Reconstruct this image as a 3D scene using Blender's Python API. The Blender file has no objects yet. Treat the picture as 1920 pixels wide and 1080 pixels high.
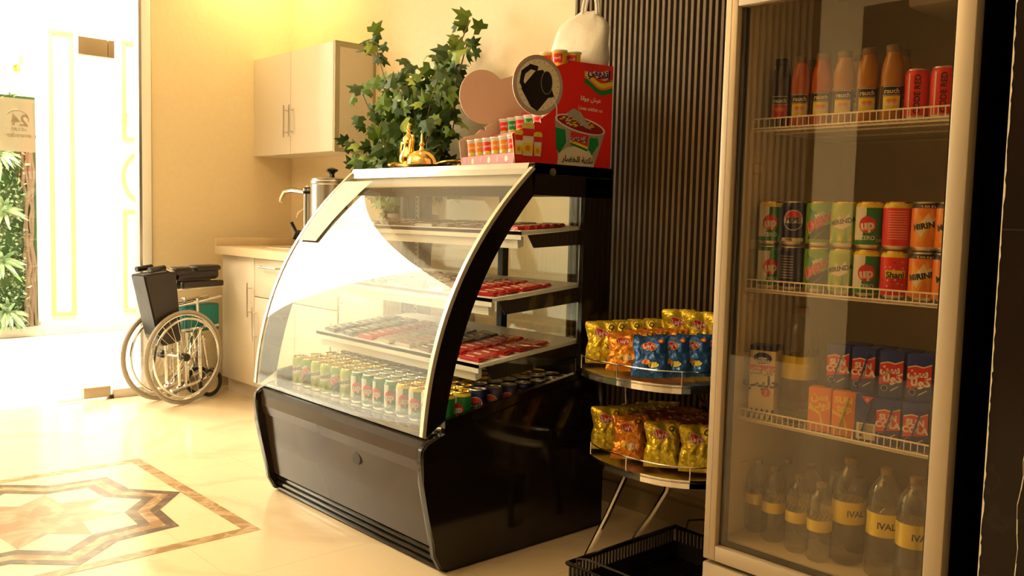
import bpy, bmesh, math, random
from mathutils import Vector, Matrix, noise
random.seed(7)
PI = math.pi
scene = bpy.context.scene
COL = scene.collection

# ------------------------------------------------------------------ camera
f_px = 1690.0
cam = bpy.data.cameras.new('camera')
cam.sensor_width = 36.0
cam.lens = f_px / 1920 * 36.0
cam.clip_start = 0.05
cam_o = bpy.data.objects.new('camera', cam)
COL.objects.link(cam_o)
_a = Vector(((-580 - 960) / f_px, -(368 - 540) / f_px, -1)).normalized()
_up = Vector((1, -0.025, 0)).cross(_a).normalized()
if _up.y < 0: _up = -_up
_X = -_a; _Y = _up.cross(_X)
_R = Matrix((_X, _Y, _up))
cam_o.matrix_world = Matrix.Translation((0, 0, 1.12)) @ _R.to_4x4()
scene.camera = cam_o

# ------------------------------------------------------------------ world, exposure, lights
vs = scene.view_settings
vs.view_transform = 'Standard'
vs.look = 'None'
vs.gamma = 1.0
vs.use_curve_mapping = False
vs.exposure = 0.12
w = bpy.data.worlds.new('world')
scene.world = w
w.use_nodes = True
w.node_tree.nodes['Background'].inputs[0].default_value = (1.0, 0.86, 0.66, 1)
w.node_tree.nodes['Background'].inputs[1].default_value = 0.035

def area(name, loc, size, size_y, energy, color, rot=(0, 0, 0)):
    l = bpy.data.lights.new(name, 'AREA')
    l.shape = 'RECTANGLE'; l.size = size; l.size_y = size_y
    l.energy = energy; l.color = color
    o = bpy.data.objects.new(name, l); COL.objects.link(o)
    o.location = loc; o.rotation_euler = rot
    return o

def spot(name, loc, energy, color, angle=100, blend=0.6, radius=0.05, rot=(0, 0, 0)):
    l = bpy.data.lights.new(name, 'SPOT')
    l.energy = energy; l.color = color; l.spot_size = math.radians(angle); l.spot_blend = blend
    l.shadow_soft_size = radius
    o = bpy.data.objects.new(name, l); COL.objects.link(o)
    o.location = loc; o.rotation_euler = rot
    return o

WARM = (1.0, 0.64, 0.27)
DAY = (1.0, 0.91, 0.74)
area('daylight_ceiling', (-7.0, 0.8, 5.15), 2.6, 7.0, 1100, DAY)                  # unseen fill light, added for general brightness in the corridor outside
area('daylight_window', (-8.42, -0.10, 3.2), 3.4, 1.7, 320, DAY, (0, -PI / 2, 0))   # tall window high in the corridor wall
area('room_ceiling_lamp', (-2.9, 0.2, 2.96), 1.8, 1.8, 56, WARM)
area('room_ceiling_lamp', (-1.4, -1.2, 2.96), 1.2, 1.2, 2, WARM)
spot('downlight', (-5.12, 2.62, 2.93), 42, (1.0, 0.74, 0.30), 140, 0.8, 0.05)
spot('downlight', (-3.3, 2.2, 2.93), 20, WARM, 120, 0.8, 0.06)
spot('downlight', (-1.5, 1.4, 2.93), 5, WARM, 110, 0.8, 0.06)

# ------------------------------------------------------------------ materials
def nt(name):
    m = bpy.data.materials.new(name); m.use_nodes = True
    return m, m.node_tree, m.node_tree.nodes['Principled BSDF']

def flat(name, c, rough=0.5, metal=0.0, bump=0.0, bscale=60, coat=0.0, var=0.0, trans=0.0):
    m, t, b = nt(name)
    b.inputs['Base Color'].default_value = (*c, 1)
    b.inputs['Roughness'].default_value = rough
    b.inputs['Metallic'].default_value = metal
    b.inputs['Coat Weight'].default_value = coat
    if trans: b.inputs['Transmission Weight'].default_value = trans
    n = t.nodes.new('ShaderNodeTexNoise'); n.inputs['Scale'].default_value = bscale
    tc = t.nodes.new('ShaderNodeTexCoord'); t.links.new(tc.outputs['Object'], n.inputs['Vector'])
    if var:
        mx = t.nodes.new('ShaderNodeMix'); mx.data_type = 'RGBA'
        mx.inputs[6].default_value = (*[x * (1 - var) for x in c], 1)
        mx.inputs[7].default_value = (*[min(1, x * (1 + var)) for x in c], 1)
        t.links.new(n.outputs[0], mx.inputs[0]); t.links.new(mx.outputs[2], b.inputs['Base Color'])
    if bump:
        bp = t.nodes.new('ShaderNodeBump'); bp.inputs['Strength'].default_value = bump; bp.inputs['Distance'].default_value = 0.01
        t.links.new(n.outputs[0], bp.inputs['Height']); t.links.new(bp.outputs[0], b.inputs['Normal'])
    return m

def pane(name, tint=(1, 1, 1), r0=0.08, rough=0.0, haze=0.0):
    """clear sheet: transparent + mirror by a Schlick curve, an optional whitish diffuse film"""
    m = bpy.data.materials.new(name); m.use_nodes = True
    t = m.node_tree; t.nodes.clear()
    out = t.nodes.new('ShaderNodeOutputMaterial')
    tr = t.nodes.new('ShaderNodeBsdfTransparent'); tr.inputs[0].default_value = (*tint, 1)
    gl = t.nodes.new('ShaderNodeBsdfGlossy'); gl.inputs['Roughness'].default_value = rough
    lw = t.nodes.new('ShaderNodeLayerWeight'); lw.inputs['Blend'].default_value = 0.5
    p = t.nodes.new('ShaderNodeMath'); p.operation = 'POWER'; p.inputs[1].default_value = 5
    t.links.new(lw.outputs['Facing'], p.inputs[0])
    a = t.nodes.new('ShaderNodeMath'); a.operation = 'MULTIPLY_ADD'; a.inputs[1].default_value = 1 - r0; a.inputs[2].default_value = r0
    t.links.new(p.outputs[0], a.inputs[0])
    mx = t.nodes.new('ShaderNodeMixShader')
    t.links.new(a.outputs[0], mx.inputs[0]); t.links.new(gl.outputs[0], mx.inputs[2])
    if haze:
        df = t.nodes.new('ShaderNodeBsdfDiffuse'); df.inputs[0].default_value = (0.9, 0.9, 0.9, 1)
        m2 = t.nodes.new('ShaderNodeMixShader'); m2.inputs[0].default_value = haze
        t.links.new(tr.outputs[0], m2.inputs[1]); t.links.new(df.outputs[0], m2.inputs[2]); t.links.new(m2.outputs[0], mx.inputs[1])
    else:
        t.links.new(tr.outputs[0], mx.inputs[1])
    t.links.new(mx.outputs[0], out.inputs[0])
    return m

def marble(name, base, vein, tile=None, rough=0.15, scale=1.4, vw=0.06, joint=(0.5, 0.4, 0.28), cloud=0.1):
    m, t, b = nt(name)
    b.inputs['Roughness'].default_value = rough
    tc = t.nodes.new('ShaderNodeTexCoord')
    n = t.nodes.new('ShaderNodeTexNoise'); n.inputs['Scale'].default_value = scale; n.inputs['Detail'].default_value = 8; n.inputs['Distortion'].default_value = 0.8
    t.links.new(tc.outputs['Object'], n.inputs['Vector'])
    s = t.nodes.new('ShaderNodeMath'); s.operation = 'SUBTRACT'; s.inputs[1].default_value = 0.5; t.links.new(n.outputs[0], s.inputs[0])
    ab = t.nodes.new('ShaderNodeMath'); ab.operation = 'ABSOLUTE'; t.links.new(s.outputs[0], ab.inputs[0])
    r = t.nodes.new('ShaderNodeMapRange'); r.inputs[1].default_value = 0; r.inputs[2].default_value = vw; r.inputs[3].default_value = 1; r.inputs[4].default_value = 0
    t.links.new(ab.outputs[0], r.inputs[0])
    n2 = t.nodes.new('ShaderNodeTexNoise'); n2.inputs['Scale'].default_value = scale * 1.7; n2.inputs['Detail'].default_value = 3
    t.links.new(tc.outputs['Object'], n2.inputs['Vector'])
    mm = t.nodes.new('ShaderNodeMath'); mm.operation = 'MULTIPLY'; t.links.new(r.outputs[0], mm.inputs[0]); t.links.new(n2.outputs[0], mm.inputs[1])
    c1 = t.nodes.new('ShaderNodeMix'); c1.data_type = 'RGBA'
    c1.inputs[6].default_value = (*base, 1); c1.inputs[7].default_value = (*[x * (1 - cloud) for x in base], 1)
    t.links.new(n2.outputs[0], c1.inputs[0])
    c2 = t.nodes.new('ShaderNodeMix'); c2.data_type = 'RGBA'
    t.links.new(mm.outputs[0], c2.inputs[0]); t.links.new(c1.outputs[2], c2.inputs[6]); c2.inputs[7].default_value = (*vein, 1)
    last = c2.outputs[2]
    if tile:
        br = t.nodes.new('ShaderNodeTexBrick'); br.offset = 0
        br.inputs['Color1'].default_value = (0, 0, 0, 1); br.inputs['Color2'].default_value = (0, 0, 0, 1); br.inputs['Mortar'].default_value = (1, 1, 1, 1)
        br.inputs['Scale'].default_value = 1; br.inputs['Brick Width'].default_value = tile; br.inputs['Row Height'].default_value = tile
        br.inputs['Mortar Size'].default_value = 0.0018; br.inputs['Mortar Smooth'].default_value = 0
        mp = t.nodes.new('ShaderNodeMapping'); mp.inputs['Location'].default_value = (0.13, 0.02, 0)
        t.links.new(tc.outputs['Object'], mp.inputs[0]); t.links.new(mp.outputs[0], br.inputs['Vector'])
        c3 = t.nodes.new('ShaderNodeMix'); c3.data_type = 'RGBA'
        t.links.new(br.outputs['Color'], c3.inputs[0]); t.links.new(last, c3.inputs[6]); c3.inputs[7].default_value = (*joint, 1)
        last = c3.outputs[2]
    t.links.new(last, b.inputs['Base Color'])
    return m

M = {}
M['wall'] = flat('beige_paint', (0.82, 0.67, 0.43), 0.55, bump=0.15, bscale=35, var=0.04)
M['ceiling'] = flat('ceiling_paint', (0.85, 0.80, 0.70), 0.8)
M['floor'] = marble('cream_marble', (0.82, 0.665, 0.44), (0.60, 0.45, 0.29), tile=0.6, joint=(0.66, 0.52, 0.33), rough=0.17, scale=1.1, vw=0.05)
M['in_cream'] = marble('inlay_cream', (0.83, 0.68, 0.45), (0.68, 0.54, 0.36), rough=0.17, scale=3)
M['in_dark'] = marble('inlay_dark', (0.15, 0.10, 0.07), (0.3, 0.22, 0.15), rough=0.2, scale=8)
M['in_gold'] = marble('inlay_brown', (0.42, 0.25, 0.12), (0.70, 0.52, 0.32), rough=0.2, scale=9, vw=0.1, cloud=0.4)
M['in_rose'] = marble('inlay_rose', (0.48, 0.27, 0.17), (0.68, 0.48, 0.34), rough=0.2, scale=5, vw=0.08, cloud=0.3)
M['blackmarble'] = marble('black_marble', (0.022, 0.014, 0.010), (0.03, 0.02, 0.015), rough=0.15, scale=0.9, vw=0.004, cloud=0.3)
M['blackmarble'].node_tree.nodes['Principled BSDF'].inputs['Specular IOR Level'].default_value = 0.2
M['slat'] = flat('slat_brown', (0.17, 0.115, 0.065), 0.45)
M['slatback'] = flat('slat_felt', (0.008, 0.006, 0.005), 0.9)
M['basebd'] = flat('baseboard_stone', (0.55, 0.43, 0.29), 0.3, var=0.1, bscale=6)
M['cabinet'] = flat('cabinet_laminate', (0.72, 0.63, 0.50), 0.38, bump=0.02, bscale=200, var=0.03)
M['cabedge'] = flat('cabinet_edge', (0.42, 0.36, 0.22), 0.4)
M['counter'] = flat('counter_stone', (0.66, 0.52, 0.33), 0.25, var=0.12, bscale=160)
M['black'] = flat('gloss_black', (0.008, 0.006, 0.005), 0.10)
M['frontpanel'] = flat('brown_black_panel', (0.045, 0.030, 0.020), 0.2, coat=0.06)
M['frontpanel'].node_tree.nodes['Principled BSDF'].inputs['Specular IOR Level'].default_value = 0.22
M['blackmat'] = flat('matt_black', (0.015, 0.012, 0.010), 0.5)
M['chrome'] = flat('chrome', (0.82, 0.80, 0.76), 0.12, 1.0)
M['trimalu'] = flat('bright_trim', (0.80, 0.72, 0.58), 0.3, 0.6)
M['trimtop'] = flat('dim_trim', (0.50, 0.45, 0.38), 0.22, 0.9)
M['steel'] = flat('brushed_steel', (0.70, 0.66, 0.60), 0.28, 1.0)
M['alu'] = flat('satin_aluminium', (0.50, 0.40, 0.27), 0.42, 0.3)
M['fridge_in'] = flat('fridge_liner', (0.70, 0.62, 0.48), 0.4)
M['white'] = flat('white_plastic', (0.85, 0.82, 0.76), 0.4)
M['wire'] = flat('white_wire', (0.85, 0.80, 0.70), 0.4)
M['glass'] = pane('clear_glass', (0.97, 0.99, 0.97), 0.07)
M['caseglass'] = pane('curved_glass', (0.95, 0.97, 0.94), 0.14, haze=0.055)  # haze whitens the glass, standing in for the veil of corridor reflections
M['fridgeglass'] = pane('fridge_glass', (0.92, 0.87, 0.77), 0.055, haze=0.003)
M['pet'] = pane('clear_plastic', (0.985, 0.98, 0.96), 0.07, 0.08, haze=0.05)
M['gold'] = flat('polished_gold', (0.95, 0.62, 0.18), 0.14, 1.0)
M['goldlabel'] = flat('gold_label', (0.78, 0.62, 0.05), 0.3, 0.3)
M['orange_juice'] = flat('orange_juice', (0.50, 0.095, 0.002), 0.25)
M['mango_juice'] = flat('mango_juice', (0.46, 0.19, 0.008), 0.25)
M['berry_juice'] = flat('berry_juice', (0.04, 0.012, 0.012), 0.2)
M['red'] = flat('print_red', (0.78, 0.02, 0.015), 0.4)
M['bagred'] = flat('print_crimson', (0.68, 0.03, 0.03), 0.3)
M['darkred'] = flat('print_dark_red', (0.30, 0.01, 0.015), 0.35)
M['green'] = flat('print_green', (0.01, 0.24, 0.05), 0.3)
M['lime'] = flat('print_lime', (0.17, 0.42, 0.02), 0.35)
M['palelime'] = flat('print_pale_lime', (0.40, 0.55, 0.04), 0.35)
M['yellow'] = flat('print_yellow', (0.85, 0.66, 0.03), 0.3)
M['orange'] = flat('print_orange', (0.85, 0.24, 0.015), 0.3)
M['amber'] = flat('print_amber', (0.85, 0.40, 0.03), 0.3)
M['navy'] = flat('print_navy', (0.015, 0.018, 0.11), 0.28, 0.2)
M['blue'] = flat('print_blue', (0.02, 0.04, 0.28), 0.3)
M['ink'] = flat('print_black', (0.012, 0.010, 0.010), 0.4)
M['paper'] = flat('print_white', (0.78, 0.77, 0.72), 0.5)
M['cream'] = flat('print_cream', (0.80, 0.70, 0.50), 0.5)
M['grey'] = flat('print_grey', (0.42, 0.36, 0.30), 0.5)
M['pink'] = flat('plain_cardboard', (0.72, 0.52, 0.40), 0.7)
M['cardtray'] = flat('printed_tray', (0.55, 0.16, 0.17), 0.5)
M['foilyellow'] = flat('foil_yellow', (0.85, 0.62, 0.04), 0.22, 0.5, bump=0.9, bscale=38)
M['foilorange'] = flat('foil_orange', (0.85, 0.30, 0.03), 0.22, 0.5, bump=0.9, bscale=38)
M['foilblue'] = flat('foil_blue', (0.03, 0.12, 0.38), 0.22, 0.5, bump=0.9, bscale=38)
M['foilgold'] = flat('foil_dull_gold', (0.46, 0.34, 0.05), 0.22, 0.5, bump=0.9, bscale=38)
M['foilbrown'] = flat('foil_brown', (0.28, 0.10, 0.03), 0.22, 0.5, bump=0.9, bscale=38)
M['barred'] = flat('wrapper_red', (0.58, 0.02, 0.02), 0.22, 0.2, bump=0.3, bscale=90)
M['barbrown'] = flat('wrapper_brown', (0.14, 0.06, 0.03), 0.22, 0.2, bump=0.3, bscale=90)
M['barsilver'] = flat('wrapper_silver', (0.55, 0.48, 0.38), 0.25, 0.5, bump=0.3, bscale=90)
M['barblue'] = flat('wrapper_dark_blue', (0.02, 0.035, 0.07), 0.22, 0.2, bump=0.3, bscale=90)
M['leafdark'] = flat('leaf_dark', (0.028, 0.075, 0.008), 0.6, var=0.4, bscale=9)
M['leaf'] = flat('leaf_green', (0.10, 0.19, 0.014), 0.6, var=0.35, bscale=9)
M['leaflight'] = flat('leaf_light', (0.30, 0.40, 0.06), 0.55, var=0.3, bscale=9)
M['bark'] = flat('bark', (0.20, 0.13, 0.08), 0.8, bump=0.5, bscale=30)
M['bronze'] = flat('bronze_cap', (0.22, 0.14, 0.06), 0.5)
M['pot'] = flat('pot_brown', (0.10, 0.05, 0.03), 0.5)
M['vinyl'] = flat('black_vinyl', (0.022, 0.015, 0.012), 0.35, bump=0.2, bscale=18)
M['teal'] = flat('teal_plastic', (0.01, 0.22, 0.22), 0.4)
M['tyre'] = flat('grey_tyre', (0.36, 0.31, 0.24), 0.6)
M['outwall'] = flat('outer_white', (0.90, 0.88, 0.84), 0.6)
M['outfloor'] = marble('outer_marble', (0.86, 0.84, 0.80), (0.7, 0.66, 0.6), rough=0.2)
M['outgold'] = flat('gilt_moulding', (0.62, 0.50, 0.20), 0.5)
M['stone'] = flat('outer_plinth', (0.74, 0.66, 0.55), 0.5, var=0.08, bscale=8)
M['bag'] = flat('white_film', (0.92, 0.90, 0.86), 0.35, bump=0.4, bscale=22)
M['sheet'] = flat('cream_paper', (0.86, 0.80, 0.60), 0.7, var=0.04, bscale=20)
M['frostbeige'] = pane('frosted_sticker', (0.80, 0.72, 0.58), 0.03, haze=0.45)
M['outleafa'] = flat('outer_leaf_grey', (0.16, 0.20, 0.12), 0.5)  # outer leaf tones greyed: overexposed haze put into their colour
M['outleafb'] = flat('outer_leaf_green', (0.22, 0.34, 0.16), 0.5)
M['outleafc'] = flat('outer_leaf_pale', (0.40, 0.50, 0.28), 0.5)

# ------------------------------------------------------------------ text
AR = {'ا': (0xFE8D, 0xFE8E, 0, 0), 'إ': (0xFE87, 0xFE88, 0, 0), 'ب': (0xFE8F, 0xFE90, 0xFE91, 0xFE92), 'ة': (0xFE93, 0xFE94, 0, 0), 'ت': (0xFE95, 0xFE96, 0xFE97, 0xFE98),
      'ج': (0xFE9D, 0xFE9E, 0xFE9F, 0xFEA0), 'ح': (0xFEA1, 0xFEA2, 0xFEA3, 0xFEA4), 'خ': (0xFEA5, 0xFEA6, 0xFEA7, 0xFEA8), 'د': (0xFEA9, 0xFEAA, 0, 0), 'ر': (0xFEAD, 0xFEAE, 0, 0),
      'س': (0xFEB1, 0xFEB2, 0xFEB3, 0xFEB4), 'ش': (0xFEB5, 0xFEB6, 0xFEB7, 0xFEB8), 'ص': (0xFEB9, 0xFEBA, 0xFEBB, 0xFEBC), 'ض': (0xFEBD, 0xFEBE, 0xFEBF, 0xFEC0),
      'ع': (0xFEC9, 0xFECA, 0xFECB, 0xFECC), 'ك': (0xFED9, 0xFEDA, 0xFEDB, 0xFEDC), 'ل': (0xFEDD, 0xFEDE, 0xFEDF, 0xFEE0), 'م': (0xFEE1, 0xFEE2, 0xFEE3, 0xFEE4),
      'ن': (0xFEE5, 0xFEE6, 0xFEE7, 0xFEE8), 'ه': (0xFEE9, 0xFEEA, 0xFEEB, 0xFEEC), 'و': (0xFEED, 0xFEEE, 0, 0), 'ي': (0xFEF1, 0xFEF2, 0xFEF3, 0xFEF4)}

def ar_shape(s):
    out = []
    for wd in s.split(' '):
        r = ''
        for i, c in enumerate(wd):
            pj = i > 0 and AR[wd[i - 1]][2] != 0
            nj = i < len(wd) - 1 and AR[c][2] != 0
            k = AR[c]
            r += chr(k[3] if pj and nj else k[2] if nj else k[1] if pj else k[0])
        out.append(r[::-1])
    return ' '.join(out[::-1])

_gl = {}
def _glyph(ch, bold):
    k = (ch, bold)
    if k in _gl: return _gl[k]
    def mesh(body):
        c = bpy.data.curves.new('glyph', 'FONT'); c.body = body; c.size = 1.0; c.offset = bold; c.resolution_u = 3
        o = bpy.data.objects.new('glyph', c); COL.objects.link(o)
        dg = bpy.context.evaluated_depsgraph_get()
        me = bpy.data.meshes.new_from_object(o.evaluated_get(dg))
        vs_ = [tuple(v.co[:2]) for v in me.vertices]; fs = [tuple(p.vertices) for p in me.polygons]
        bpy.data.meshes.remove(me); bpy.data.objects.remove(o); bpy.data.curves.remove(c)
        return vs_, fs
    if 'bar' not in _gl: _gl['bar'] = max(v[0] for v in mesh('|')[0])
    v, f = mesh(ch) if ch != ' ' else ([], [])
    adv = max(x[0] for x in mesh(ch + '|')[0]) - _gl['bar']
    _gl[k] = (v, f, adv)
    return _gl[k]

def text_polys(s, bold=0.0):
    """glyph triangles, width centred on 0, cap height about 0.7"""
    if any(ord(c) > 0x500 for c in s): s = ar_shape(s)
    x = 0; out = []
    for ch in s:
        v, f, adv = _glyph(ch, bold)
        out.append(([(a + x, b) for a, b in v], f)); x += adv
    return [([(a - x / 2, b) for a, b in v], f) for v, f in out], x

# ------------------------------------------------------------------ mesh builder
def cyl(r, a0=0.0, z0=0.0):
    return lambda x, y: (r * math.sin(a0 + x / r), -r * math.cos(a0 + x / r), z0 + y)
def flatmap(o, u=(1, 0, 0), v=(0, 0, 1)):
    o = Vector(o); u = Vector(u); v = Vector(v)
    return lambda x, y: tuple(o + u * x + v * y)

class MB:
    def __init__(s):
        s.bm = bmesh.new(); s.mats = []
    def mi(s, m):
        m = M[m] if isinstance(m, str) else m
        if m not in s.mats: s.mats.append(m)
        return s.mats.index(m)
    def faces(s, vs_, fs, mat, smooth=False):
        k = s.mi(mat); vv = [s.bm.verts.new(v) for v in vs_]
        for f in fs:
            try:
                fc = s.bm.faces.new([vv[i] for i in f]); fc.material_index = k; fc.smooth = smooth
            except ValueError: pass
        return s
    def merge(s, b2, mat, smooth=False):
        b2.verts.index_update()
        s.faces([tuple(v.co) for v in b2.verts], [[v.index for v in f.verts] for f in b2.faces], mat, smooth); b2.free()
        return s
    def box(s, x0, x1, y0, y1, z0, z1, mat, bev=0.0, rot=None, seg=2):
        b = bmesh.new(); bmesh.ops.create_cube(b, size=1)
        c = Vector(((x0 + x1) / 2, (y0 + y1) / 2, (z0 + z1) / 2))
        for v in b.verts: v.co = Vector((v.co.x * (x1 - x0), v.co.y * (y1 - y0), v.co.z * (z1 - z0)))
        if bev: bmesh.ops.bevel(b, geom=b.edges[:] + b.verts[:], offset=bev, segments=seg, affect='EDGES', profile=0.5)
        for v in b.verts:
            if rot: v.co = rot @ v.co
            v.co += c
        return s.merge(b, mat, bool(bev))
    def tube(s, pts, r, mat, seg=8, closed=False, smooth=True):
        pts = [Vector(p) for p in pts]; n = len(pts); k = s.mi(mat); rings = []
        rr = r if isinstance(r, (list, tuple)) else [r] * n
        prev = None
        for i, p in enumerate(pts):
            a = pts[(i - 1) % n] if (closed or i > 0) else p; b = pts[(i + 1) % n] if (closed or i < n - 1) else p
            d = (b - a).normalized()
            if prev is None:
                ref = Vector((0, 0, 1)) if abs(d.z) < 0.9 else Vector((1, 0, 0))
                u = d.cross(ref).normalized()
            else:
                u = (prev - d * prev.dot(d)).normalized()
            prev = u; v = d.cross(u)
            rings.append([s.bm.verts.new(p + (u * math.cos(t) + v * math.sin(t)) * rr[i]) for t in [2 * PI * j / seg for j in range(seg)]])
        for i in range(n if closed else n - 1):
            A = rings[i]; B = rings[(i + 1) % n]
            for j in range(seg):
                fc = s.bm.faces.new([A[j], A[(j + 1) % seg], B[(j + 1) % seg], B[j]]); fc.material_index = k; fc.smooth = smooth
        if not closed:
            for R_ in (rings[0][::-1], rings[-1]):
                fc = s.bm.faces.new(R_); fc.material_index = k
        return s
    def lathe(s, prof, mat, seg=24, c=(0, 0, 0), mats=None, sx=1, sy=1, axis='z'):
        rings = []; k = s.mi(mat)
        def P(r, z, t):
            x, y = r * math.cos(t) * sx, r * math.sin(t) * sy
            if axis == 'z': q = (x, y, z)
            elif axis == 'x': q = (z, x, y)
            else: q = (x, z, y)
            return (q[0] + c[0], q[1] + c[1], q[2] + c[2])
        for r, z in prof:
            if r < 1e-6: rings.append([s.bm.verts.new(P(0, z, 0))])
            else: rings.append([s.bm.verts.new(P(r, z, 2 * PI * j / seg)) for j in range(seg)])
        for i in range(len(rings) - 1):
            A, B = rings[i], rings[i + 1]; kk = s.mi(mats[i]) if mats and mats[i] else k
            for j in range(seg):
                j2 = (j + 1) % seg
                q = [A[j % len(A)], A[j2 % len(A)], B[j2 % len(B)], B[j % len(B)]]
                u = []
                for x in q:
                    if x not in u: u.append(x)
                if len(u) > 2:
                    try:
                        fc = s.bm.faces.new(u); fc.material_index = kk; fc.smooth = True
                    except ValueError: pass
        return s
    def prism(s, poly, mapf, depth, mat, side=None, holes=False):
        """poly in 2D, mapf(x, y)->3D, extruded by vector depth"""
        d = Vector(depth); n = len(poly)
        a = [s.bm.verts.new(mapf(*p)) for p in poly]; b = [s.bm.verts.new(Vector(mapf(*p)) + d) for p in poly]
        k = s.mi(mat); ks = s.mi(side or mat)
        for fl in (a, b[::-1]):
            fc = s.bm.faces.new(fl); fc.material_index = k
        for i in range(n):
            fc = s.bm.faces.new([a[i], b[i], b[(i + 1) % n], a[(i + 1) % n]]); fc.material_index = ks
        return s
    def decal(s, poly, mat, mapf, cut=None):
        """flat 2D polygon put on a surface; cut = longest edge before it is bent"""
        b = bmesh.new(); b.faces.new([b.verts.new((x, y, 0)) for x, y in poly])
        bmesh.ops.triangulate(b, faces=b.faces[:])
        if cut:
            for _ in range(5):
                e = [q for q in b.edges if q.calc_length() > cut]
                if not e: break
                bmesh.ops.subdivide_edges(b, edges=e, cuts=1)
                bmesh.ops.triangulate(b, faces=[f for f in b.faces if len(f.verts) > 3])
        for v in b.verts: v.co = mapf(v.co.x, v.co.y)
        return s.merge(b, mat)
    def text(s, t, size, mat, mapf, bold=0.02, rot=0.0, maxw=None, shear=0.0):
        pl, wd = text_polys(t, bold)
        if maxw and wd * size > maxw: size = maxw / wd
        ca, sa = math.cos(rot), math.sin(rot)
        for v, f in pl:
            q = []
            for x, y in v:
                x, y = (x + shear * y) * size, (y - 0.35) * size
                q.append(mapf(x * ca - y * sa, x * sa + y * ca))
            s.faces(q, f, mat)
        return s
    def build(s, name, parent=None, loc=None, sharp=35, normals=False):
        if normals: bmesh.ops.recalc_face_normals(s.bm, faces=s.bm.faces[:])
        me = bpy.data.meshes.new(name); s.bm.to_mesh(me); s.bm.free()
        for m in s.mats: me.materials.append(m)
        if any(p.use_smooth for p in me.polygons): me.set_sharp_from_angle(angle=math.radians(sharp))
        o = bpy.data.objects.new(name, me); COL.objects.link(o)
        if parent: o.parent = parent
        if loc: o.location = loc
        return o

def tag(o, label=None, cat=None, group=None, kind=None):
    if label: o['label'] = label
    if cat: o['category'] = cat
    if group: o['group'] = group
    if kind: o['kind'] = kind
    return o
def thing(name, label, cat, loc=(0, 0, 0), rz=0.0, group=None):
    o = bpy.data.objects.new(name, None); COL.objects.link(o); o.empty_display_size = 0.05
    o.location = loc; o.rotation_euler = (0, 0, rz)
    return tag(o, label, cat, group)
def struct(o, label):
    o['kind'] = 'structure'; o['label'] = label; o['category'] = o.name.split('_')[0]
    return o
def kids(o): return [c for c in COL.objects if c.parent == o]
_kc = {}
def dup(root, loc, rz=None, label=None, group=None, rot=None):
    if root.name not in _kc:
        _kc[root.name] = [(c, kids(c)) for c in kids(root)]
    r = root.copy(); COL.objects.link(r); r.location = loc
    if rz is not None: r.rotation_euler = (0, 0, rz)
    if rot is not None: r.rotation_euler = rot
    if label: r['label'] = label
    if group: r['group'] = group
    for c, gs in _kc[root.name]:
        k = c.copy(); COL.objects.link(k); k.parent = r
        for g in gs:
            q = g.copy(); COL.objects.link(q); q.parent = k
    return r
class Kind:
    """first placement moves the source itself, later ones copy it"""
    def __init__(s, root): s.root = root; s.used = False
    def put(s, loc, rz=0.0, label=None, group=None, rot=None):
        if not s.used:
            s.used = True; r = s.root; r.location = loc; r.rotation_euler = rot if rot is not None else (0, 0, rz)
            if label: r['label'] = label
            if group: r['group'] = group
            # remember children before any copies exist
            if r.name not in _kc: _kc[r.name] = [(c, kids(c)) for c in kids(r)]
            return r
        return dup(s.root, loc, rz, label, group, rot)
def circ(r, n=24, cx=0, cy=0, sx=1, sy=1, a0=0): return [(cx + r * sx * math.cos(a0 + 2 * PI * i / n), cy + r * sy * math.sin(a0 + 2 * PI * i / n)) for i in range(n)]
def rect(x0, x1, y0, y1): return [(x0, y0), (x1, y0), (x1, y1), (x0, y1)]

# ================================================================== SETTING
CEIL = 3.0
fl = MB().box(-5.45, 1.6, -2.6, 3.1, -0.05, 0.0, 'floor').build('floor')
struct(fl, 'cream marble tile floor with an inlaid star medallion')
# inlay
def star(rt, rv, a0, n=8): return [((rt if i % 2 == 0 else rv) * math.cos(a0 + PI * i / n), (rt if i % 2 == 0 else rv) * math.sin(a0 + PI * i / n)) for i in range(2 * n)]
CX, CY = -3.455, 0.862
md = MB()
def ring(mb, A, B, z, mat):
    n = len(A)
    for i in range(n):
        j = (i + 1) % n
        mb.faces([(CX + A[i][0], CY + A[i][1], z), (CX + A[j][0], CY + A[j][1], z), (CX + B[j][0], CY + B[j][1], z), (CX + B[i][0], CY + B[i][1], z)], [(0, 1, 2, 3)], mat)
sq = lambda h: [(-h, -h), (h, -h), (h, h), (-h, h)]
ring(md, sq(0.585), sq(0.535), 0.0008, 'in_gold')
ring(md, star(0.535, 0.425, 0), star(0.487, 0.388, 0), 0.0008, 'in_dark')
ring(md, star(0.487, 0.388, 0), star(0.433, 0.345, 0), 0.0008, 'in_gold')
ring(md, star(0.433, 0.345, 0), star(0.383, 0.302, 0), 0.0008, 'in_dark')
cs = star(0.300, 0.185, PI / 8)
md.faces([(CX, CY, 0.0008)] + [(CX + x, CY + y, 0.0008) for x, y in cs], [(0, i + 1, (i + 1) % 16 + 1) for i in range(16)], 'in_rose')
ins = star(0.383, 0.302, 0)
for i in range(8):
    t = ins[2 * i]; l = ins[(2 * i - 1) % 16]; r_ = ins[(2 * i + 1) % 16]; v = (0.185 * math.cos(PI * i / 4), 0.185 * math.sin(PI * i / 4))
    md.faces([(CX + q[0], CY + q[1], 0.0007) for q in (t, r_, v, l)], [(0, 1, 2, 3)], 'in_cream')
o = md.build('medallion', fl); o['label'] = 'inlaid eight-pointed star in brown, rose and cream marble'

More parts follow.
